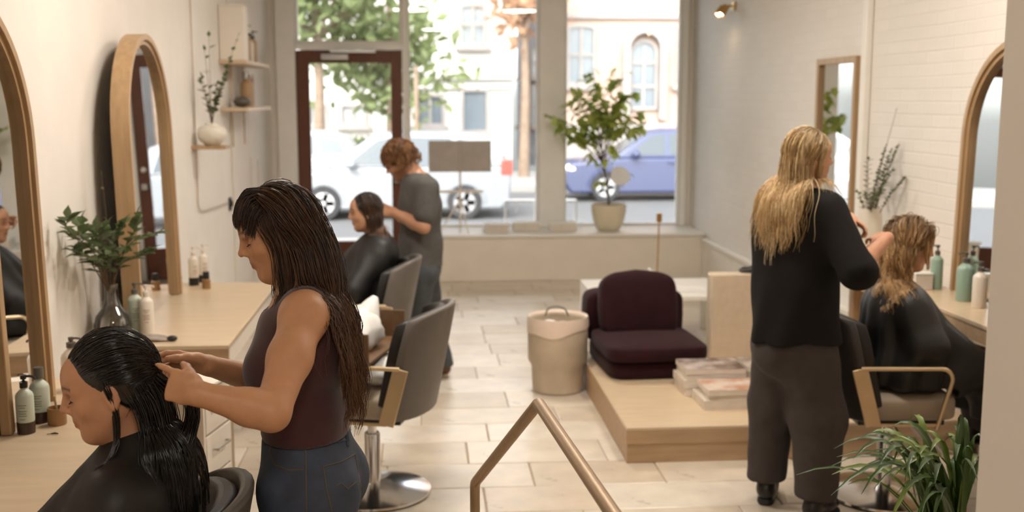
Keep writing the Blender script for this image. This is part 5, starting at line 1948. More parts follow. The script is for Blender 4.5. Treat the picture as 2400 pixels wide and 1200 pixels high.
def grow(h, n, length, region, comb, colors, steps=18, vol=.012, grav=.9, stiff=1.0, clumps=60, clump=.3, wave=(0, 8), rad=.0012,
         colliders=(), outward=.0, root_dark=None, seed=1, part=None, jitter=.08, taper=.35, stick=-.01, cf=.25, g0=.25, tip=None, lenvar=(.88, 1.06)):
    """strands that leave the scalp, lie over the head, then hang"""
    r = np.random.default_rng(seed)
    cen = A(-.012, 0, .033)
    rad3 = A(.096, .075, .090)
    pts = []
    while len(pts) < n:
        q = r.normal(size=(n * 3, 3))
        q /= np.linalg.norm(q, axis=1)[:, None]
        q = q[region(q)]
        pts += list(q)
    q = np.array(pts[:n])
    base = cen + q * rad3
    X = h.c + h.s * (base @ h.R)
    nor = (q / rad3)
    nor /= np.linalg.norm(nor, axis=1)[:, None]
    norW = nor @ h.R
    cid = r.integers(0, clumps, n)
    # clumps by nearness: pick clump seeds among the roots
    seeds = r.integers(0, n, clumps)
    cid = np.argmin(((q[:, None] - q[seeds][None]) ** 2).sum(-1), 1)
    cl_rand = r.normal(size=(clumps, 4))
    v = comb(q) @ h.R + norW * outward
    v += r.normal(size=v.shape) * jitter
    v /= np.linalg.norm(v, axis=1)[:, None] + 1e-9
    Ls = length(q) * (1 + .08 * cl_rand[cid, 0]) * r.uniform(*lenvar, n)
    ds = Ls / steps
    off = vol * r.uniform(.15, 1.0, n)
    out = [X.copy()]
    g = A(0, 0, -1.0)
    cw = v.copy()
    free = np.zeros(n, bool)
    for i in range(steps):
        t = (i + 1) / steps
        gs = np.where(free, grav, g0)[:, None]
        cs = np.where(free, 0.0, cf)[:, None]
        v = v + g * gs + cw * cs
        v /= np.linalg.norm(v, axis=1)[:, None]
        X = X + v * ds[:, None]
        # lie on the skull until it falls away below, then hang
        L = (X - h.c) @ h.R.T / h.s - cen
        rr_ = rad3 + off[:, None] * min(1, (i + 1) / 4) / h.s
        k = np.linalg.norm(L / rr_, axis=1)
        free = free | (L[:, 2] + cen[2] < stick) | (k > 1.7)
        inn = (k < 1) | (~free)
        Ln = np.where(inn[:, None], L / np.maximum(k, 1e-3)[:, None], L)
        Xn = h.c + h.s * ((Ln + cen) @ h.R)
        # face block
        for (ca, ra) in ((A(.026, 0, -.03), A(.058, .060, .085)),):
            L2 = (Xn - h.c) @ h.R.T / h.s - ca
            rr2 = ra + off[:, None] / h.s * .5
            k2 = np.linalg.norm(L2 / rr2, axis=1)
            L2n = np.where((k2 < 1)[:, None], L2 / np.maximum(k2, 1e-3)[:, None], L2)
            Xn = h.c + h.s * ((L2n + ca) @ h.R)
        for (a, b, ra, rb) in colliders:
            a, b = A(a), A(b)
            ab = b - a
            tt = np.clip(((Xn - a) @ ab) / (ab @ ab), 0, 1)
            cp = a + tt[:, None] * ab
            dv = Xn - cp
            dist = np.linalg.norm(dv, axis=1)
            rr3 = ra + (rb - ra) * tt + off * .6
            m = dist < rr3
            Xn = np.where(m[:, None], cp + dv / np.maximum(dist, 1e-4)[:, None] * rr3[:, None], Xn)
        dv = Xn - out[-1]
        ln = np.linalg.norm(dv, axis=1)
        v = dv / np.maximum(ln, 1e-6)[:, None]
        X = Xn
        out.append(X.copy())
    Pp = np.stack(out, 1)
    M = steps + 1
    t = np.linspace(0, 1, M)[None, :, None]
    # gather towards the clump's mean path
    mean = np.zeros((clumps, M, 3))
    cnt = np.bincount(cid, minlength=clumps)
    for i in range(3):
        for j in range(M):
            mean[:, j, i] = np.bincount(cid, Pp[:, j, i], clumps) / np.maximum(cnt, 1)
    Pp = Pp + (mean[cid] - Pp) * clump * (t ** 1.2)
    if wave[0]:
        ph = cl_rand[cid, 1] * 3 + r.normal(size=n) * .35
        fr = wave[1] * (1 + .15 * cl_rand[cid, 2])
        sarc = (Ls[:, None] * np.linspace(0, 1, M)[None])
        ax = np.cross(np.gradient(Pp, axis=1), A(0, 0, 1) + cl_rand[cid][:, None, :3] * .35)
        ax /= np.linalg.norm(ax, axis=2, keepdims=True) + 1e-9
        ax2 = np.cross(np.gradient(Pp, axis=1), ax)
        ax2 /= np.linalg.norm(ax2, axis=2, keepdims=True) + 1e-9
        w = wave[0] * np.clip(np.linspace(-.12, 1, M), 0, 1)[None] ** .8
        arg = sarc * fr[:, None] * 6.283 + ph[:, None]
        Pp = Pp + ax * (w * np.sin(arg))[..., None] + ax2 * (w * .5 * np.cos(arg))[..., None]
    rs = rad * r.uniform(.7, 1.25, (n, 1)) * (1 - (1 - taper) * np.linspace(0, 1, M)[None] ** 2.5)
    cols = np.array(colors)
    pick = (cl_rand[cid, 3] + r.normal(size=n) * .55)
    pick = (np.argsort(np.argsort(pick)) / n * len(cols)).astype(int).clip(0, len(cols) - 1)
    tc = np.repeat(cols[pick][:, None], M, 1) * r.uniform(.8, 1.2, (n, 1, 1))
    if root_dark is not None:
        w = np.clip(1 - np.linspace(0, 1, M) * root_dark[1], 0, 1)[None, :, None]
        tc = tc * (1 - w) + A(root_dark[0]) * w
    if tip is not None:
        w = (np.linspace(0, 1, M) ** tip[1])[None, :, None] * r.uniform(.3, 1, (n, 1, 1))
        tc = tc * (1 - w) + A(tip[0]) * w
    return strands(Pp, rs, tc)

def merge(*parts):
    V, Q, C, o = [], [], [], 0
    for v, q, c in parts:
        V.append(v)
        Q.append(q + o)
        C.append(c)
        o += len(v)
    return np.concatenate(V), np.concatenate(Q), np.concatenate(C)

def scalp_cap(h, color, region_cut, extra=(), grow_=.004, vox=.0065):
    """solid underlayer of the hair so that no skin shows between strands"""
    f = Field(h.c - .2, h.c + .2, vox)
    f.ell(h(-.012, 0, .033), (A(.094, .073, .088) + grow_) * h.s, h.R, .01)
    for (c, r) in extra:
        f.ell(h(*c), A(r) * h.s, h.R, .03)
    for (p, nn) in region_cut:
        f.half(h(*p), nn @ h.R, .006)
    V, Q = f.surface(1)
    return V, Q, np.tile(A(color), (len(V), 1))

pp = lambda px, py, y: A(tuple(P(px, py, y=y)))
SK1 = A(srgb(200, 148, 110))
# ------------------------------------------------------------------ people
def person(loc, label):
    return tag(empty('person', loc), label, 'person')
UPZ = A(0, 0, 1)
def leftof(f):
    return np.cross(UPZ, nrm(f))

def shoe_pair(root, feet, m_, sole_m, vox=.006, L=.26, heel=.022, high=.07):
    """feet: (heel point on the floor, direction)"""
    for (p, d) in feet:
        d = nrm(A(d[0], d[1], 0))
        p = A(p)
        s = np.cross(UPZ, d)
        f = Field(p - .36, p + .36, vox)
        f.ecap(p + d * .03 + UPZ * (heel + .035), p + d * (L * .55) + UPZ * (heel + .032), (.036, .036), (.045, .034), s, .03)
        f.ecap(p + d * (L * .5) + UPZ * (heel + .03), p + d * (L - .045) + UPZ * (heel + .024), (.045, .032), (.040, .026), s, .03)
        f.cap(p + d * .045 + UPZ * (heel + .04), p + d * .05 + UPZ * (heel + high), .04, .042, .03)
        f.half(p + UPZ * heel, -UPZ)
        V, Q = f.surface(2)
        emit_part('shoe', V, Q, m_, root)
        f = Field(p - .36, p + .36, vox)
        f.ecap(p + d * .035 + UPZ * .02, p + d * (L - .045) + UPZ * .02, (.040, .03), (.044, .03), s, .02)
        f.half(p + UPZ * .0, -UPZ)
        f.half(p + UPZ * (heel + .001), UPZ)
        V, Q = f.surface(1)
        emit_part('shoe_sole', V, Q, sole_m, root)

from mathutils.bvhtree import BVHTree
def bvh_of(V, Q):
    return BVHTree.FromPolygons([tuple(v) for v in V], [tuple(int(i) for i in q) for q in Q])
def on_surface(bvh, px, py):
    d = (CF + CR * ((px - 1200) / F_PX) + CU * ((600 - py) / F_PX)).normalized()
    hit, n, _, _ = bvh.ray_cast(CC, d)
    return (hit, n) if hit is not None else (None, None)
def stitched(bvh, path, r, lift=.0005, n=6):
    """a thin cord that lies on a surface along a path of pixels"""
    out = []
    for a, b in zip(path[:-1], path[1:]):
        for k in range(n):
            t = k / n
            h, nn = on_surface(bvh, a[0] + (b[0] - a[0]) * t, a[1] + (b[1] - a[1]) * t)
            if h is not None:
                out.append(h + nn * lift)
    h, nn = on_surface(bvh, *path[-1])
    if h is not None:
        out.append(h + nn * lift)
    return MB().tube(out, r, 5) if len(out) > 1 else MB()

M_denim = mat('dark_denim', srgb(60, 69, 86), .8, var=.28, vscale=14, bump=.2, bscale=300)
M_denim2 = mat('faded_dark_denim', srgb(70, 74, 78), .8, var=.2, vscale=14, bump=.2, bscale=300)
M_stitch = mat('ochre_stitch', srgb(96, 80, 62), .7)
M_tank = mat('burgundy_knit', srgb(68, 34, 38), .85, var=.08, vscale=30, bump=.15, bscale=400, sheen=.3)
M_tee = mat('charcoal_cotton', srgb(88, 86, 84), .85, var=.10, vscale=20, bump=.12, bscale=300)
M_tblack = mat('black_cotton', srgb(27, 25, 24), .9, var=.12, vscale=16, bump=.15, bscale=250, spec=.25)
M_trouser = mat('charcoal_twill', srgb(66, 59, 57), .85, var=.10, vscale=18, bump=.12, bscale=300)
M_cape = mat('black_cape_nylon', srgb(22, 20, 19), .55, var=.10, vscale=8, bump=.08, bscale=60)
M_shoe_br = mat('brown_leather', srgb(112, 70, 46), .45, var=.1)
M_shoe_bk = mat('black_leather', srgb(30, 27, 26), .35)
M_sole = mat('pale_sole', srgb(214, 200, 180), .7)

# ================================================================== stylist with long brown hair
def stylist_brown():
    Y = 2.85
    pel = pp(722, 1095, Y)
    root = person((pel[0], Y, 0), 'stylist with long brown hair, burgundy sleeveless top and jeans, combing wet black hair')
    f_ = nrm(A(-.995, .06, 0))
    l_ = leftof(f_)
    h = Head(pp(654, 544, Y), (-1, -.22), 18, 1.0)
    nb = pp(702, 712, Y)
    ch = pp(708, 812, Y)
    wa = pp(712, 985, Y)
    shn = nb + l_ * .165 + A(.0, 0, -.035)
    shf = nb - l_ * .165 + A(.0, 0, -.035)
    shn = pp(712, 742, 2.685)
    eln, wrn = pp(637, 968, 2.46), pp(462, 922, 2.44)
    elf, wrf = pp(655, 905, 3.10), pp(487, 856, 2.86)
    hipn, hipf = pel + l_ * .085 + A(0, 0, -.06), pel - l_ * .085 + A(0, 0, -.06)
    knn, knf = A(pel[0] - .02, hipn[1], .5), A(pel[0] + .02, hipf[1], .5)
    ann, anf = A(pel[0] + .01, hipn[1] - .01, .09), A(pel[0] + .05, hipf[1] + .01, .09)
    def torso(f, g=0.0, k=.06):
        f.ecap(nb + A(0, 0, -.06), ch, (.135 + g, .082 + g), (.148 + g, .105 + g), l_, k)
        f.ecap(ch, wa, (.148 + g, .105 + g), (.125 + g, .096 + g), l_, k)
        f.ecap(wa, pel, (.126 + g, .096 + g), (.165 + g, .115 + g), l_, k)
        for s in (-1, 1):
            f.ell(ch + f_ * .075 + l_ * .065 * s + A(0, 0, -.055), (.062 + g, .062 + g, .062 + g), None, .05)
        f.ell(ch - f_ * .02 + A(0, 0, .03), (.11 + g, .13 + g, .12 + g), None, .05)
        f.cap(shn - l_ * .05 + A(0, 0, .012), shf + l_ * .05 + A(0, 0, .012), .050 + g, .050 + g, .06)
    # skin
    lo, hi = A(pel[0] - .62, 2.28, 0.0), A(pel[0] + .3, 3.3, 1.72)
    f = Field(lo, hi, .0041)
    torso(f, -.006)
    for a, b_ in ((hipn, knn), (hipf, knf)):       # the legs go on inside the jeans
        f.cap(a, a + (b_ - a) * .25, .085, .075, .05)
    f.cap(nb + A(0, 0, -.03), h(-.025, 0, -.045), .055, .050, .04)
    h.build(f)
    for sh, el, wr in ((shn, eln, wrn), (shf, elf, wrf)):
        m1 = sh + (el - sh) * .45
        fo = el + (wr - el) * .3
        f.ell(sh, (.056, .056, .056), None, .04)
        f.chain([sh, m1, el], [.054, .049, .040], .03)
        f.chain([el, fo, wr], [.040, .041, .026], .02)
    # near (left) hand: index stretched into the hair, the others closed round a lock
    d = nrm(pp(334, 853, 2.53) - wrn - A(0, 0, .026))
    hand(f, wrn, d, A(.1, .95, -.35), -1, [(-.02, .10, .06), (.75, .9, .5), (.95, 1.0, .6), (1.0, 1.0, .6)], .95, .05, (.35, .45))
    d2 = nrm(pp(385, 836, 2.84) - wrf)
    hand(f, wrf, d2, A(-.1, -.75, -.6), 1, [(.25, .4, .3), (.5, .6, .4), (.7, .8, .5), (.8, .9, .5)], .98, .05, (.35, .5))
    V, Q = f.surface(2)
    emit_part('body', V, Q, M_skin, root, h.paint(V, SK1, srgb(150, 76, 66), srgb(52, 34, 26)))
    lashes(h, root)
    # sleeveless top
    f = Field(lo, hi, .0055)
    torso(f, .004)
    f.half(pp(712, 1014, Y), A(0, 0, -1))
    f.ell(shn + l_ * .055 + A(-.012, 0, .0), (.112, .090, .118), None, .006, 'cut')
    f.ell(shf - l_ * .055, (.112, .090, .118), None, .006, 'cut')
    f.ell(nb + f_ * .03 + A(0, 0, .05), (.095, .085, .085), None, .006, 'cut')
    f.warp(lambda X: .0035 * vnoise(X * A(1, 1, 1.8), 26, 3) * np.clip((1.33 - X[:, 2]) * 4, .15, 1))
    V, Q = f.surface(2)
    emit_part('sleeveless_top', V, Q, M_tank, root)
    # jeans
    f = Field(A(pel[0] - .35, 2.5, 0), A(pel[0] + .35, 3.2, 1.12), .0072)
    g = .010
    f.ecap(wa, pel, (.126 + g, .098 + g), (.166 + g, .116 + g), l_, .05)
    f.ell(pel - f_ * .055 + l_ * .07 + A(0, 0, -.05), (.095, .09, .10), None, .05)
    f.ell(pel - f_ * .055 - l_ * .07 + A(0, 0, -.05), (.095, .09, .10), None, .05)
    f.chain([hipn, knn, ann], [.106, .08, .085], .05)
    f.chain([hipf, knf, anf], [.106, .08, .085], .05)
    f.half(pp(712, 1011, Y), A(0, 0, 1))
    f.half((0, 0, .05), A(0, 0, -1))
    f.warp(lambda X: .004 * vnoise(X * A(1, 1, 1.6), 22, 5))
    V, Q = f.surface(2)
    je = emit_part('jeans', V, Q, M_denim, root)
    bv = bvh_of(V, Q)
    rl = Vector(root.location)
    def seam(path, r, name, m_):
        mb = stitched(bv, path, r)
        if mb.v:
            mb.v = [tuple(Vector(v) - rl) for v in mb.v]
            mb.build(name, m_, je, smooth=60)
    def strip(path, w, name):
        seam(path, w, name, M_denim)
    seam([(609, 1040), (660, 1046), (720, 1044), (790, 1036), (818, 1030)], .0022, 'waistband_seam', M_denim)
    seam([(640, 1026), (632, 1060), (645, 1090), (680, 1102), (712, 1100)], .0016, 'pocket_seam', M_stitch)
    seam([(716, 1046), (717, 1100), (718, 1198)], .0018, 'side_seam', M_stitch)
    seam([(757, 1094), (800, 1082), (832, 1064)], .0016, 'pocket_seam', M_stitch)
    seam([(757, 1094), (766, 1150), (778, 1198)], .0016, 'pocket_seam', M_stitch)
    seam([(832, 1064), (840, 1110), (845, 1150)], .0016, 'pocket_seam', M_stitch)
    seam([(785, 1140), (800, 1132), (815, 1146), (836, 1128)], .0012, 'pocket_stitch', M_stitch)
    for px in (739, 812):
        seam([(px, 1014), (px + 1, 1030), (px + 2, 1046)], .0055, 'belt_loop', M_denim)
    shoe_pair(root, [(A(ann[0] + .07, ann[1], 0), f_), (A(anf[0] + .07, anf[1], 0), f_)], M_shoe_bk, M_shoe_bk, .008)
    # hair
    reg = lambda q: q[:, 2] > -.42 + .70 * np.maximum(q[:, 0], 0) - .15 * np.minimum(q[:, 0], 0) * -1
    col = [srgb(44, 30, 24), srgb(54, 37, 28), srgb(66, 45, 33), srgb(84, 58, 40)]
    sgn = lambda q: np.where(q[:, 1] >= 0, 1, -1)
    body_col = [(nb + A(.02, 0, -.06), ch, .125, .14), (shn + A(0, 0, -.01), shf + A(0, 0, -.01), .068, .068), (nb, h(-.02, 0, -.04), .06, .055)]
    p1 = grow(h, 3600, lambda q: .50 + .05 * q[:, 0] * -1, lambda q: reg(q) & ((q[:, 0] < .30) | ((q[:, 2] > .72) & (q[:, 0] < .5))),
              lambda q: np.stack([-.35 - .5 * np.maximum(q[:, 2], 0), sgn(q) * (.55 + 0 * q[:, 0]), -.6 + 0 * q[:, 0]], 1), col, 16, .03, .5,
              clumps=110, clump=.42, wave=(.013, 5.5), rad=.00125, colliders=body_col, seed=21, tip=(srgb(122, 84, 56), 1.6))
    p2 = grow(h, 1200, lambda q: .028 + .085 * (1 - q[:, 0]), lambda q: (q[:, 0] > .15) & (q[:, 2] > .30) & (np.abs(q[:, 1]) < .9),
              lambda q: np.stack([1.0 + 0 * q[:, 0], q[:, 1] * .9, .10 + 0 * q[:, 0]], 1), col[:3], 11, .022, .5, clumps=40, clump=.25, rad=.0011, seed=22, stick=.045, g0=.1)
    p3 = grow(h, 900, lambda q: .28 + 0 * q[:, 0], lambda q: (q[:, 0] > -.02) & (q[:, 0] < .50) & (q[:, 2] > .05) & (q[:, 2] < .8) & (np.abs(q[:, 1]) > .4),
              lambda q: np.stack([-.35 * q[:, 0] - .1, sgn(q) * .35, -1 + 0 * q[:, 0]], 1), col, 14, .020, .6, clumps=26, clump=.5, wave=(.006, 5), rad=.0011, colliders=body_col, seed=23)
    cp = scalp_cap(h, srgb(38, 26, 20), [((.036, 0, .03), A(1, 0, -.75)), ((0, 0, -.075), A(0, 0, -1))], extra=(((-.03, 0, -.02), (.07, .076, .07)),))
    V, Q, T = merge(p1, p2, p3)
    ho = emit_part('hair', V, Q, hair_mat('brown_hair', .42), root, T)
    emit_part('hair_underlayer', cp[0], cp[1], hair_mat('brown_hair', .42), ho, cp[2])
    return root, wrn, d, h
S1, wrist1, hand1_d, head1 = stylist_brown()

def seated(name_label, h, nb, pel, f_, SK, lip, brow, hair_fn, cape_fn, vox=.005, foot_z=.2, chair=None, table=None):
    root = person((pel[0], pel[1], 0), name_label)
    l_ = leftof(f_)
    f_ = nrm(f_)
    sh = [nb + s * l_ * .155 + A(0, 0, -.085) for s in (1, -1)]
    el = [pel + s * l_ * .22 + A(0, 0, .16) + f_ * .05 for s in (1, -1)]
    wr = [pel + s * l_ * .08 + A(0, 0, .09) + f_ * .13 for s in (1, -1)]
    ch = nb + (pel - nb) * .38
    kn = [pel + s * l_ * .10 + f_ * .43 + A(0, 0, -.02) for s in (1, -1)]
    an = [k + f_ * .06 + A(0, 0, -(k[2] - foot_z - .09)) for k in kn]
    J = dict(chair=chair, table=table, sh=sh, el=el, wr=wr, ch=ch, kn=kn, an=an, nb=nb, pel=pel, f=f_, l=l_)
    pts = np.array(sh + el + wr + kn + an + [h.c])
    f = Field(pts.min(0) - .22, pts.max(0) + .22, vox)
    f.ecap(nb + A(0, 0, -.07), ch, (.13, .08), (.145, .10), l_, .06)
    f.ecap(ch, pel, (.14, .10), (.16, .12), l_, .06)
    f.cap(sh[0], sh[1], .038, .038, .05)
    f.cap(nb + A(0, 0, -.05), h(-.02, 0, -.05), .054, .049, .04)
    h.build(f)
    for i in (0, 1):
        f.chain([sh[i], el[i], wr[i]], [.036, .034, .026], .03)
        hand(f, wr[i], f_ - l_ * (.3 if i == 0 else -.3), A(0, 0, -1), -1 if i == 0 else 1, [(.3, .4, .3)] * 4, .95)
        h0 = pel + l_ * (.09 if i == 0 else -.09)
        f.cap(h0, h0 + (kn[i] - h0) * .4, .085, .07, .04)      # on inside the trousers
    f.seatcut(chair)
    V, Q = f.surface(2)
    emit_part('body', V, Q, M_skin, root, h.paint(V, SK, lip, brow))
    lashes(h, root)
    cape_fn(root, J, h)
    hair_fn(root, J, h)
    # trousers and shoes under the cape
    f = Field(pts.min(0) - .22, pts.max(0) + .22, .012)
    f.ecap(pel + A(0, 0, .08), pel, (.15, .115), (.17, .13), l_, .05)
    for i in (0, 1):
        f.chain([pel + l_ * (.09 if i == 0 else -.09), kn[i], an[i] + A(0, 0, .03)], [.09, .07, .062], .04)
    f.seatcut(chair)
    if table is not None:
        f.boxcut(*table)
    V, Q = f.surface(1)
    emit_part('trousers', V, Q, M_trouser, root)
    shoe_pair(root, [(A(a[0], a[1], foot_z) - f_ * .07, f_) for a in an], M_shoe_bk, M_shoe_bk, .009)
    return root, J

# ================================================================== client with wet black hair
def cape1(root, J, h):
    f_, l_ = J['f'], J['l']
    nb, pel, ch = J['nb'], J['pel'], J['ch']
    f = Field(np.minimum(pel, nb) - A(.62, .55, .35), np.maximum(pel, nb) + A(.45, .55, .2), .0095)
    g = .024
    f.cap(nb + A(0, 0, .0), nb + A(0, 0, -.06), .060, .080, .03)
    f.cap(J['sh'][0], J['sh'][1], .066, .066, .06)
    f.ecap(nb + A(0, 0, -.09) - f_ * .01, ch, (.13 + g, .09 + g), (.155 + g, .11 + g), l_, .08)
    f.ecap(ch, pel + A(0, 0, .02), (.155 + g, .11 + g), (.21 + g, .14 + g), l_, .08)
    for i in (0, 1):
        f.chain([J['sh'][i], J['el'][i], J['wr'][i]], [.066, .070, .068], .06)
        f.chain([pel + l_ * (.12 if i == 0 else -.12), J['kn'][i] + f_ * .02], [.10, .08], .08)
        f.cap(J['kn'][i] + f_ * .03, J['kn'][i] + f_ * .05 + A(0, 0, -.3), .09, .11, .08)
        f.ecap(J['sh'][i] * .5 + ch * .5 + f_ * .03, J['kn'][i] + A(0, 0, .02), (.085, .08), (.10, .07), l_, .10)
    def folds(X):
        rel_ = X - nb
        ang = np.arctan2(rel_ @ l_, rel_ @ f_)
        dist = np.clip(-(rel_[:, 2]) / .35, 0, 1)
        return .016 * dist * np.sin(ang * 11 + 1.5 * np.sin(rel_[:, 2] * 7)) + .004 * vnoise(X, 20, 9)
    f.warp(folds)
    f.half((0, 0, pel[2] - .22), A(0, 0, -1))
    f.seatcut(J['chair'])
    if J['table'] is not None:
        f.boxcut(*J['table'])
    V, Q = f.surface(2)
    emit_part('cape', V, Q, M_cape, root)

def client_black():
    Y = 2.60
    h = Head(pp(257, 908, Y), (-1, -.24), 13, 1.04)
    nb = pp(318, 1052, Y + .01)
    pel = A(-.80 + .02, 2.64, .60)
    pel = A(-.765, 2.64, .61)
    def hair(root, J, h):
        col = [srgb(18, 15, 14), srgb(24, 20, 18), srgb(34, 27, 24)]
        body_col = [(nb + A(.03, 0, -.05), J['ch'] + A(.02, 0, 0), .125, .155), (J['sh'][0], J['sh'][1], .088, .088), (nb, h(-.02, 0, -.04), .062, .058)]
        reg = lambda q: (q[:, 2] > -.45 + .85 * np.maximum(q[:, 0], 0)) & ((q[:, 0] < .0) | (q[:, 2] > -.48 + 1.05 * q[:, 0]))
        p1 = grow(h, 4000, lambda q: .36 + .12 * q[:, 0], reg,
                  lambda q: np.stack([-1 + 0 * q[:, 0], q[:, 1] * .25, .45 * q[:, 0]], 1), col, 15, .016, .6, clumps=150, clump=.55, wave=(.003, 6), rad=.0011, colliders=body_col, seed=31, g0=.05, cf=.7, stick=-.055)
        p2 = grow(h, 110, lambda q: .27 + 0 * q[:, 0], lambda q: (q[:, 0] > .08) & (q[:, 0] < .24) & (q[:, 2] < .2) & (q[:, 2] > -.25) & (np.abs(q[:, 1]) > .6),
                  lambda q: np.stack([-.35 + .25 * q[:, 0], q[:, 1] * .15, -1 + 0 * q[:, 0]], 1), col, 20, .012, .6, clumps=12, clump=.85, wave=(.006, 4), rad=.0012, colliders=body_col, seed=32)
        p3 = grow(h, 500, lambda q: .38 + 0 * q[:, 0], lambda q: (q[:, 0] < -.1) & (q[:, 2] > -.5) & (q[:, 2] < .3),
                  lambda q: np.stack([-.8 + 0 * q[:, 0], q[:, 1] * .4, -1 + 0 * q[:, 0]], 1), col, 16, .014, .6, clumps=30, clump=.8, wave=(.006, 5), rad=.0012, colliders=body_col, seed=33)
        # lock held up by the stylist's hand, looping down behind the shoulder
        r = np.random.default_rng(5)
        n, M = 120, 20
        k = [h(-.085, .02, .03), pp(392, 905, 2.60), pp(428, 905, 2.62), pp(452, 960, 2.62), pp(444, 1010, 2.60), pp(425, 1060, 2.58)]
        path = np.array([tuple(v) for v in bez([Vector(v) for v in k], 4)])[:21]
        t = np.linspace(0, 1, 21)
        offs = r.normal(size=(n, 1, 3)) * .007
        sp = r.normal(size=(n, 1, 3)) * .010
        Pp = path[None] + offs + sp * (t ** 2)[None, :, None]
        rs = np.full((n, 21), .0012)
        tc = np.repeat(np.array(col)[r.integers(0, 3, n)][:, None], 21, 1)
        p4 = strands(Pp, rs, tc)
        cp = scalp_cap(h, srgb(16, 13, 12), [((.050, 0, .05), A(1, 0, -.85)), ((0, 0, -.085), A(0, 0, -1))], extra=(((-.03, 0, -.02), (.066, .07, .07)),))
        V, Q, T = merge(p1, p2, p3, p4)
        ho = emit_part('hair', V, Q, hair_mat('wet_black_hair', .2, .7), root, T)
        emit_part('hair_underlayer', cp[0], cp[1], hair_mat('wet_black_hair', .2, .7), ho, cp[2])
    return seated('seated client with wet black hair and a black cape, face turned to the near mirror', h, nb, pel, A(-1, .05, 0), A(srgb(196, 144, 110)), srgb(158, 84, 72), srgb(34, 24, 20), hair, cape1, .0045, chair=ch1, table=((-1.33, 3.1, .73), 0.0, (.30, 1.5, .05)))
C1 = client_black()
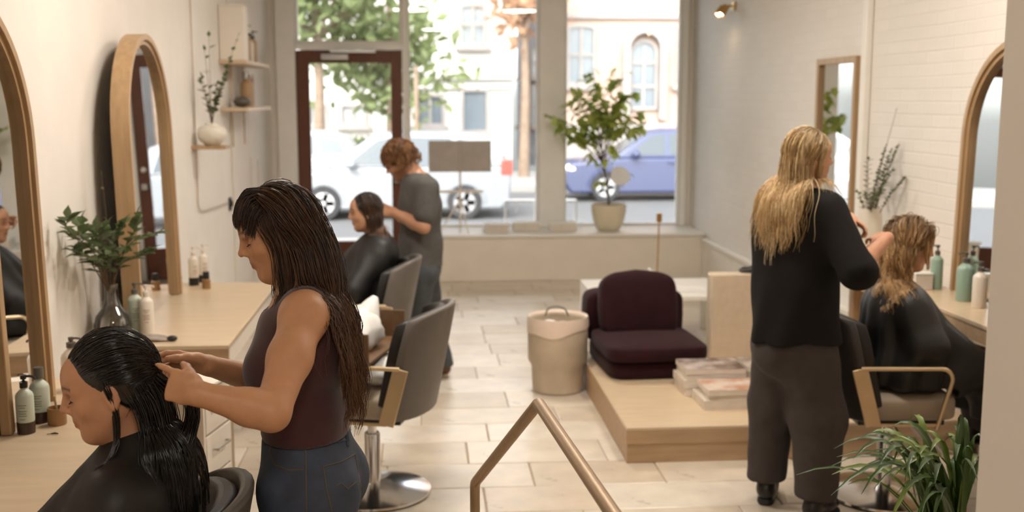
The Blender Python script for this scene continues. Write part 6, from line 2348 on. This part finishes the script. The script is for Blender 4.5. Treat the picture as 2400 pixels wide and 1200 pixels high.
# ================================================================== man cutting hair by the door
def stylist_man():
    Y = 7.28
    SK = A(srgb(196, 146, 116))
    h = Head(pp(938, 377, Y), (-1, -.12), 30, 1.03)
    nb = pp(972, 412, Y)
    ch = pp(985, 480, Y)
    wa = pp(985, 575, Y)
    pel = pp(985, 625, Y)
    f_ = nrm(A(-1, .12, 0))
    l_ = leftof(f_)
    root = person((pel[0], Y, 0), 'man with curly reddish hair, grey t-shirt and dark jeans cutting hair by the door')
    shn, shf = pp(1000, 442, Y - .19), pp(985, 445, Y + .19)
    eln, wrn = pp(992, 532, Y - .25), pp(922, 498, Y - .12)
    elf, wrf = pp(975, 530, Y + .25), pp(920, 495, Y + .05)
    fn, ff = P(965, 903, z=0), P(1010, 884, z=0)
    an, af = A(fn.x + .02, fn.y, .10), A(ff.x + .05, ff.y, .10)
    hn, hf = pel + l_ * .09 + A(0, 0, -.05), pel - l_ * .09 + A(0, 0, -.05)
    kn, kf = (hn + an) / 2 + f_ * .03, (hf + af) / 2 + f_ * .02
    lo, hi = A(-.55, Y - .5, 0), A(.42, Y + .5, 1.76)
    def torso(f, g, k=.06):
        f.ecap(nb + A(.02, 0, -.07), ch, (.15 + g, .095 + g), (.175 + g, .115 + g), l_, k)
        f.ecap(ch, wa, (.175 + g, .115 + g), (.155 + g, .105 + g), l_, k)
        f.ecap(wa, pel, (.155 + g, .105 + g), (.165 + g, .115 + g), l_, k)
        f.cap(shn - l_ * .04, shf + l_ * .04, .062 + g, .062 + g, .06)
    f = Field(lo, hi, .0068)
    torso(f, 0)
    f.cap(nb + A(.02, 0, -.03), h(-.03, 0, -.04), .063, .058, .04)
    h.build(f, True)
    for sh, el, wr in ((shn, eln, wrn), (shf, elf, wrf)):
        f.chain([sh, el], [.056, .043], .03)
        f.chain([el, el + (wr - el) * .3, wr], [.043, .043, .029], .02)
        hand(f, wr, A(-1, .25 if sh is shn else -.1, .12), A(0, .8 if sh is shn else -.8, -.5), -1 if sh is shn else 1, [(.2, .3, .2), (.4, .5, .4), (.6, .7, .5), (.8, .8, .5)], 1.05)
    for a, b_ in ((hn, kn), (hf, kf)):             # the legs go on inside the jeans
        f.cap(a, a + (b_ - a) * .3, .09, .08, .05)
    V, Q = f.surface(2)
    emit_part('body', V, Q, M_skin, root, h.paint(V, SK, srgb(160, 96, 80), srgb(120, 82, 52), A(srgb(128, 86, 58))))
    lashes(h, root)
    # t-shirt
    f = Field(lo, hi, .009)
    torso(f, .016)
    f.ecap(wa, pel + A(0, 0, .0), (.165, .118), (.178, .130), l_, .05)
    for sh, el in ((shn, eln), (shf, elf)):
        e = sh + (el - sh) * .66
        f.cap(sh, e, .074, .076, .05)
    f.half(pel + A(0, 0, -.0), A(0, 0, -1))
    for sh, el in ((shn, eln), (shf, elf)):
        pass
    f.ell(nb + A(-.01, 0, .045), (.085, .085, .07), None, .01, 'cut')
    f.warp(lambda X: .008 * vnoise(X * A(1, 1, 1.3), 17, 12))
    V, Q = f.surface(2)
    emit_part('t_shirt', V, Q, M_tee, root)
    # jeans, wide at the hem
    f = Field(lo, A(hi[0], hi[1], 1.1), .009)
    f.ecap(wa + A(0, 0, -.02), pel, (.165, .118), (.18, .132), l_, .05)
    f.chain([hn, kn, an + A(0, 0, -.04)], [.115, .092, .115], .05)
    f.chain([hf, kf, af + A(0, 0, -.04)], [.115, .092, .115], .05)
    f.half((0, 0, .085), A(0, 0, -1))
    f.half(pel + A(0, 0, .05), A(0, 0, 1))
    f.warp(lambda X: .007 * vnoise(X * A(1, 1, 1.3), 15, 14))
    V, Q = f.surface(2)
    emit_part('jeans', V, Q, M_denim2, root)
    shoe_pair(root, [(A(an[0] + .08, an[1], 0), f_), (A(af[0] + .08, af[1], 0), nrm(A(-1, .3, 0)))], M_shoe_br, M_sole, .008, L=.29)
    col = [srgb(112, 74, 44), srgb(134, 92, 56), srgb(156, 112, 70)]
    reg = lambda q: q[:, 2] > -.40 + .85 * np.maximum(q[:, 0], 0)
    p1 = grow(h, 1500, lambda q: .085 + .025 * np.maximum(q[:, 2], 0), reg, lambda q: np.stack([.35 + .3 * q[:, 0], q[:, 1] * .5, -.2 + 0 * q[:, 0]], 1), col, 10, .03, .25, clumps=70, clump=.5, wave=(.012, 16),
              rad=.0022, seed=41, g0=.05, cf=.1, stick=.02, outward=.5)
    cp = scalp_cap(h, srgb(104, 68, 42), [((.060, 0, .04), A(1, 0, -.85)), ((0, 0, -.05), A(0, 0, -1))], grow_=.012)
    V, Q, T = p1
    ho = emit_part('hair', V, Q, hair_mat('auburn_hair', .5), root, T)
    emit_part('hair_underlayer', cp[0], cp[1], hair_mat('auburn_hair', .5), ho, cp[2])
    return root
S2 = stylist_man()

def client_door():
    Y = 6.84
    h = Head(pp(858, 497, Y), (-1, -.12), 7, 1.0)
    nb = pp(884, 556, Y)
    pel = A(-.40, 6.76, .61)
    def hair(root, J, h):
        col = [srgb(44, 32, 26), srgb(58, 42, 32), srgb(96, 66, 44), srgb(128, 88, 58)]
        body_col = [(nb + A(.02, 0, -.05), J['ch'], .125, .15), (J['sh'][0], J['sh'][1], .085, .085)]
        sgn = lambda q: np.where(q[:, 1] >= 0, 1, -1)
        p1 = grow(h, 1300, lambda q: .27 + 0 * q[:, 0], lambda q: (q[:, 2] > -.45 + .8 * np.maximum(q[:, 0], 0)) & ((q[:, 0] < .3) | (q[:, 2] > .7)),
                  lambda q: np.stack([-.2 - .3 * q[:, 0], sgn(q) * .5, -.5 + 0 * q[:, 0]], 1), col, 16, .012, .6, clumps=70, clump=.5, wave=(.003, 5), rad=.002, colliders=body_col, seed=51,
                  root_dark=(srgb(40, 29, 24), 1.6))
        cp = scalp_cap(h, srgb(40, 29, 24), [((.066, 0, .05), A(1, 0, -.8)), ((0, 0, -.08), A(0, 0, -1))], extra=(((-.03, 0, -.02), (.066, .07, .07)),))
        V, Q, T = p1
        ho = emit_part('hair', V, Q, hair_mat('damp_brown_hair', .34), root, T)
        emit_part('hair_underlayer', cp[0], cp[1], hair_mat('damp_brown_hair', .34), ho, cp[2])
    return seated('seated client with damp brown hair and a black cape in front of the man', h, nb, pel, A(-1, -.12, 0), A(srgb(206, 156, 126)), srgb(160, 88, 76), srgb(60, 42, 32), hair, cape1, .0062, chair=ch3, table=((-1.27, 6.1, .69), 0.0, (.36, .95, .08)))
C2 = client_door()

# ================================================================== blonde stylist seen from behind
def stylist_blonde():
    Y = 4.78
    SK = A(srgb(206, 152, 120))
    root = person((P(1860, 800, y=Y).x, Y, 0), 'blonde stylist in a loose black t-shirt and charcoal trousers seen from behind')
    f_ = nrm(A(.86, .50, 0))
    l_ = leftof(f_)
    h = Head(pp(1897, 368, Y), (.985, .12), 3, 1.0)
    nb = pp(1880, 452, Y)
    ch = pp(1870, 545, Y)
    wa = pp(1862, 680, Y)
    pel = pp(1862, 790, Y)
    shr, shl = nb - l_ * .158 + A(0, 0, -.062), nb + l_ * .158 + A(0, 0, -.062)
    elr, wrr = pp(2008, 632, Y - .28), pp(2080, 558, Y - .14)
    ell_, wrl = pp(1925, 600, Y + .30), pp(1992, 512, Y + .14)
    fl, fr = P(1795, 1178, z=0), P(1908, 1225, z=0)
    al, ar = A(fl.x, fl.y, .1), A(fr.x, fr.y, .1)
    hl, hr = pel + l_ * .09 + A(0, 0, -.05), pel - l_ * .09 + A(0, 0, -.05)
    kl, kr = (hl + al) / 2 + f_ * .02, (hr + ar) / 2 + f_ * .03
    lo, hi = A(P(1700, 800, y=Y).x - .05, Y - .6, 0), A(P(2110, 600, y=Y).x + .15, Y + .55, 1.84)
    def torso(f, g, k=.06):
        f.ecap(nb + A(0, 0, -.07), ch, (.14 + g, .085 + g), (.155 + g, .105 + g), l_, k)
        f.ecap(ch, wa, (.155 + g, .105 + g), (.135 + g, .10 + g), l_, k)
        f.ecap(wa, pel, (.135 + g, .10 + g), (.165 + g, .12 + g), l_, k)
        f.cap(shr + l_ * .04, shl - l_ * .04, .052 + g, .052 + g, .06)
    f = Field(lo, hi, .006)
    torso(f, 0)
    f.cap(nb + A(0, 0, -.03), h(-.025, 0, -.045), .053, .049, .04)
    h.build(f)
    for sh, el, wr in ((shr, elr, wrr), (shl, ell_, wrl)):
        f.chain([sh, el], [.048, .038], .03)
        f.chain([el, el + (wr - el) * .3, wr], [.039, .039, .026], .02)
    hand(f, wrr, pp(2040, 548, Y - .02) - wrr, A(.2, .6, -.7), 1, [(.2, .5, .4), (.4, .6, .4), (.6, .7, .5), (.7, .8, .5)], .95, .05, (.45, .5))
    hand(f, wrl, pp(2040, 538, Y + .04) - wrl, A(-.2, -.5, -.8), -1, [(.15, .3, .3), (.35, .5, .4), (.6, .7, .5), (.8, .8, .5)], .95, .06, (.5, .4))
    f.chain([hl, kl, al], [.09, .055, .038], .05)
    f.chain([hr, kr, ar], [.09, .055, .038], .05)
    for a, dd in ((al, A(.4, .9, 0)), (ar, A(.75, .65, 0))):
        f.cap(a, a + nrm(dd) * .14 + A(0, 0, -.06), .034, .026, .02)
    V, Q = f.surface(2)
    emit_part('body', V, Q, M_skin, root, h.paint(V, SK, srgb(172, 92, 80), srgb(130, 96, 64)))
    lashes(h, root)
    # loose t-shirt with wide elbow-length sleeves
    f = Field(lo, hi, .008)
    torso(f, .022, .07)
    f.ecap(ch + A(0, 0, .02), pel + A(0, 0, -.06), (.195, .140), (.215, .175), l_, .07)
    er = shr + (elr - shr) * 1.02
    f.cap(shr, er, .068, .088, .06)
    f.cap(shl, shl + (ell_ - shl) * 1.0, .066, .085, .06)
    cd = nrm(wrr - elr)
    f.cap(elr + cd * .165, elr + cd * .34, .115, .115, .004, 'cut')
    f.half(pel + A(0, 0, .0), A(0, 0, -1))
    f.ell(nb + A(.01, .01, .05), (.085, .085, .07), None, .01, 'cut')
    def folds(X):
        t = X @ l_
        return .013 * vnoise(X * A(1, 1, .55), 17, 21) + .006 * np.sin(t * 42 + X[:, 2] * 9) * np.clip((1.15 - X[:, 2]) * 4, 0, 1)
    f.warp(folds)
    V, Q = f.surface(2)
    emit_part('t_shirt', V, Q, M_tblack, root)
    # wide trousers
    f = Field(A(lo[0], lo[1], 0), A(hi[0], hi[1], 1.1), .008)
    f.ecap(wa + A(0, 0, -.08), pel, (.16, .12), (.17, .128), l_, .05)
    f.ell(pel - f_ * .04 + A(-.02, 0, -.06), (.14, .125, .13), None, .05)
    ml, mr = kl + A(-.02, 0, .05), kr + A(.0, 0, .05)
    f.chain([hl, ml, al + A(.0, 0, -.02)], [.122, .108, .088], .05)
    f.chain([hr, mr, ar + A(.0, 0, -.02)], [.128, .118, .088], .05)
    f.half((0, 0, .125), A(0, 0, -1))
    f.half(pel + A(0, 0, .08), A(0, 0, 1))
    f.warp(lambda X: .008 * vnoise(X * A(1, 1, .6), 14, 31) + .004 * vnoise(X, 30, 32))
    V, Q = f.surface(2)
    emit_part('trousers', V, Q, M_trouser, root)
    shoe_pair(root, [(A(al[0], al[1], 0) - nrm(A(.4, .9, 0)) * .06, A(.4, .9, 0)), (A(ar[0], ar[1], 0) - nrm(A(.75, .65, 0)) * .06, A(.75, .65, 0))], M_shoe_bk, M_shoe_bk, .007, heel=.035)
    # hair
    col = [srgb(168, 132, 86), srgb(204, 168, 116), srgb(228, 196, 146), srgb(240, 214, 168)]
    sgn = lambda q: np.where(q[:, 1] >= 0, 1, -1)
    bc = [(nb + A(0, 0, -.08) + l_ * s_, wa + l_ * s_, .150, .190) for s_ in (-.07, 0, .07)] + [(shr, shl, .086, .086), (nb, h(-.02, 0, -.04), .06, .055)]
    reg = lambda q: q[:, 2] > -.78 + 1.1 * np.maximum(q[:, 0] + .3, 0)
    p1 = grow(h, 3200, lambda q: .47 - .05 * q[:, 0] - .10 * (q[:, 2] < -.2), lambda q: reg(q) & ((q[:, 0] < .55)),
              lambda q: np.stack([-.35 - .3 * q[:, 0], q[:, 1] * .55, -.35 + 0 * q[:, 0]], 1), col, 16, .022, .5, clumps=110, clump=.42, wave=(.011, 4.5), lenvar=(.6, 1.08), rad=.0014, colliders=bc, seed=61,
              root_dark=(srgb(96, 72, 48), 3.2))
    p2 = grow(h, 260, lambda q: .30 + 0 * q[:, 0], lambda q: (q[:, 0] > .2) & (q[:, 0] < .6) & (q[:, 2] > .3),
              lambda q: np.stack([.1 + 0 * q[:, 0], sgn(q) * .7, -.5 + 0 * q[:, 0]], 1), col, 18, .016, .6, clumps=26, clump=.6, wave=(.005, 4), rad=.0014, colliders=bc, seed=62, root_dark=(srgb(96, 72, 48), 3.2))
    cp = scalp_cap(h, srgb(120, 92, 60), [((.058, 0, .04), A(1, 0, -.75)), ((0, 0, -.085), A(0, 0, -1))], extra=(((-.03, 0, -.02), (.07, .074, .07)),))
    V, Q, T = merge(p1, p2)
    ho = emit_part('hair', V, Q, hair_mat('blonde_hair', .4), root, T)
    emit_part('hair_underlayer', cp[0], cp[1], hair_mat('blonde_hair', .4), ho, cp[2])
    return root
S3 = stylist_blonde()

def cape3(root, J, h):
    cape1(root, J, h)

def client_wavy():
    Y = 5.02
    h = Head(pp(2136, 573, Y), (1, -.18), 16, 1.0)
    nb = pp(2102, 672, Y)
    pel = A(2.23, 5.0, .61)
    def hair(root, J, h):
        col = [srgb(122, 90, 58), srgb(164, 124, 80), srgb(204, 160, 108), srgb(226, 188, 138)]
        bc = [(nb + A(0, 0, -.06), J['ch'], .13, .155), (J['sh'][0], J['sh'][1], .085, .085), (nb, h(-.02, 0, -.04), .06, .055)]
        sgn = lambda q: np.where(q[:, 1] >= 0, 1, -1)
        reg = lambda q: q[:, 2] > -.45 + .7 * np.maximum(q[:, 0], 0)
        p1 = grow(h, 2300, lambda q: .33 - .03 * q[:, 0], lambda q: reg(q) & ((q[:, 0] < .42) | (q[:, 2] > .75)),
                  lambda q: np.stack([-.35 - .15 * q[:, 0], sgn(q) * .6, -.4 + 0 * q[:, 0]], 1), col, 21, .045, .35, clumps=90, clump=.48, wave=(.016, 10), rad=.0018, colliders=bc, seed=71,
                  root_dark=(srgb(88, 66, 44), 2.6), tip=(srgb(220, 184, 134), 1.5))
        p2 = grow(h, 240, lambda q: .17 + 0 * q[:, 0], lambda q: (q[:, 0] > .45) & (q[:, 2] > .55) & (np.abs(q[:, 1]) < .6), lambda q: np.stack([.5 + 0 * q[:, 0], sgn(q) * .8, .0 + 0 * q[:, 0]], 1), col[1:], 12, .02, .5, clumps=20, clump=.5, wave=(.004, 9), rad=.0015, seed=72, stick=.03)
        cp = scalp_cap(h, srgb(98, 72, 46), [((.062, 0, .045), A(1, 0, -.8)), ((0, 0, -.085), A(0, 0, -1))], extra=(((-.03, 0, -.02), (.07, .074, .07)),))
        V, Q, T = merge(p1, p2)
        ho = emit_part('hair', V, Q, hair_mat('honey_hair', .4), root, T)
        emit_part('hair_underlayer', cp[0], cp[1], hair_mat('honey_hair', .4), ho, cp[2])
    return seated('seated client with wavy honey-blonde hair and a black cape facing the green bottles', h, nb, pel, A(1, .05, 0), A(srgb(208, 158, 124)), srgb(170, 92, 80), srgb(110, 80, 54), hair, cape3, .0055, chair=chR)
C3 = client_wavy()
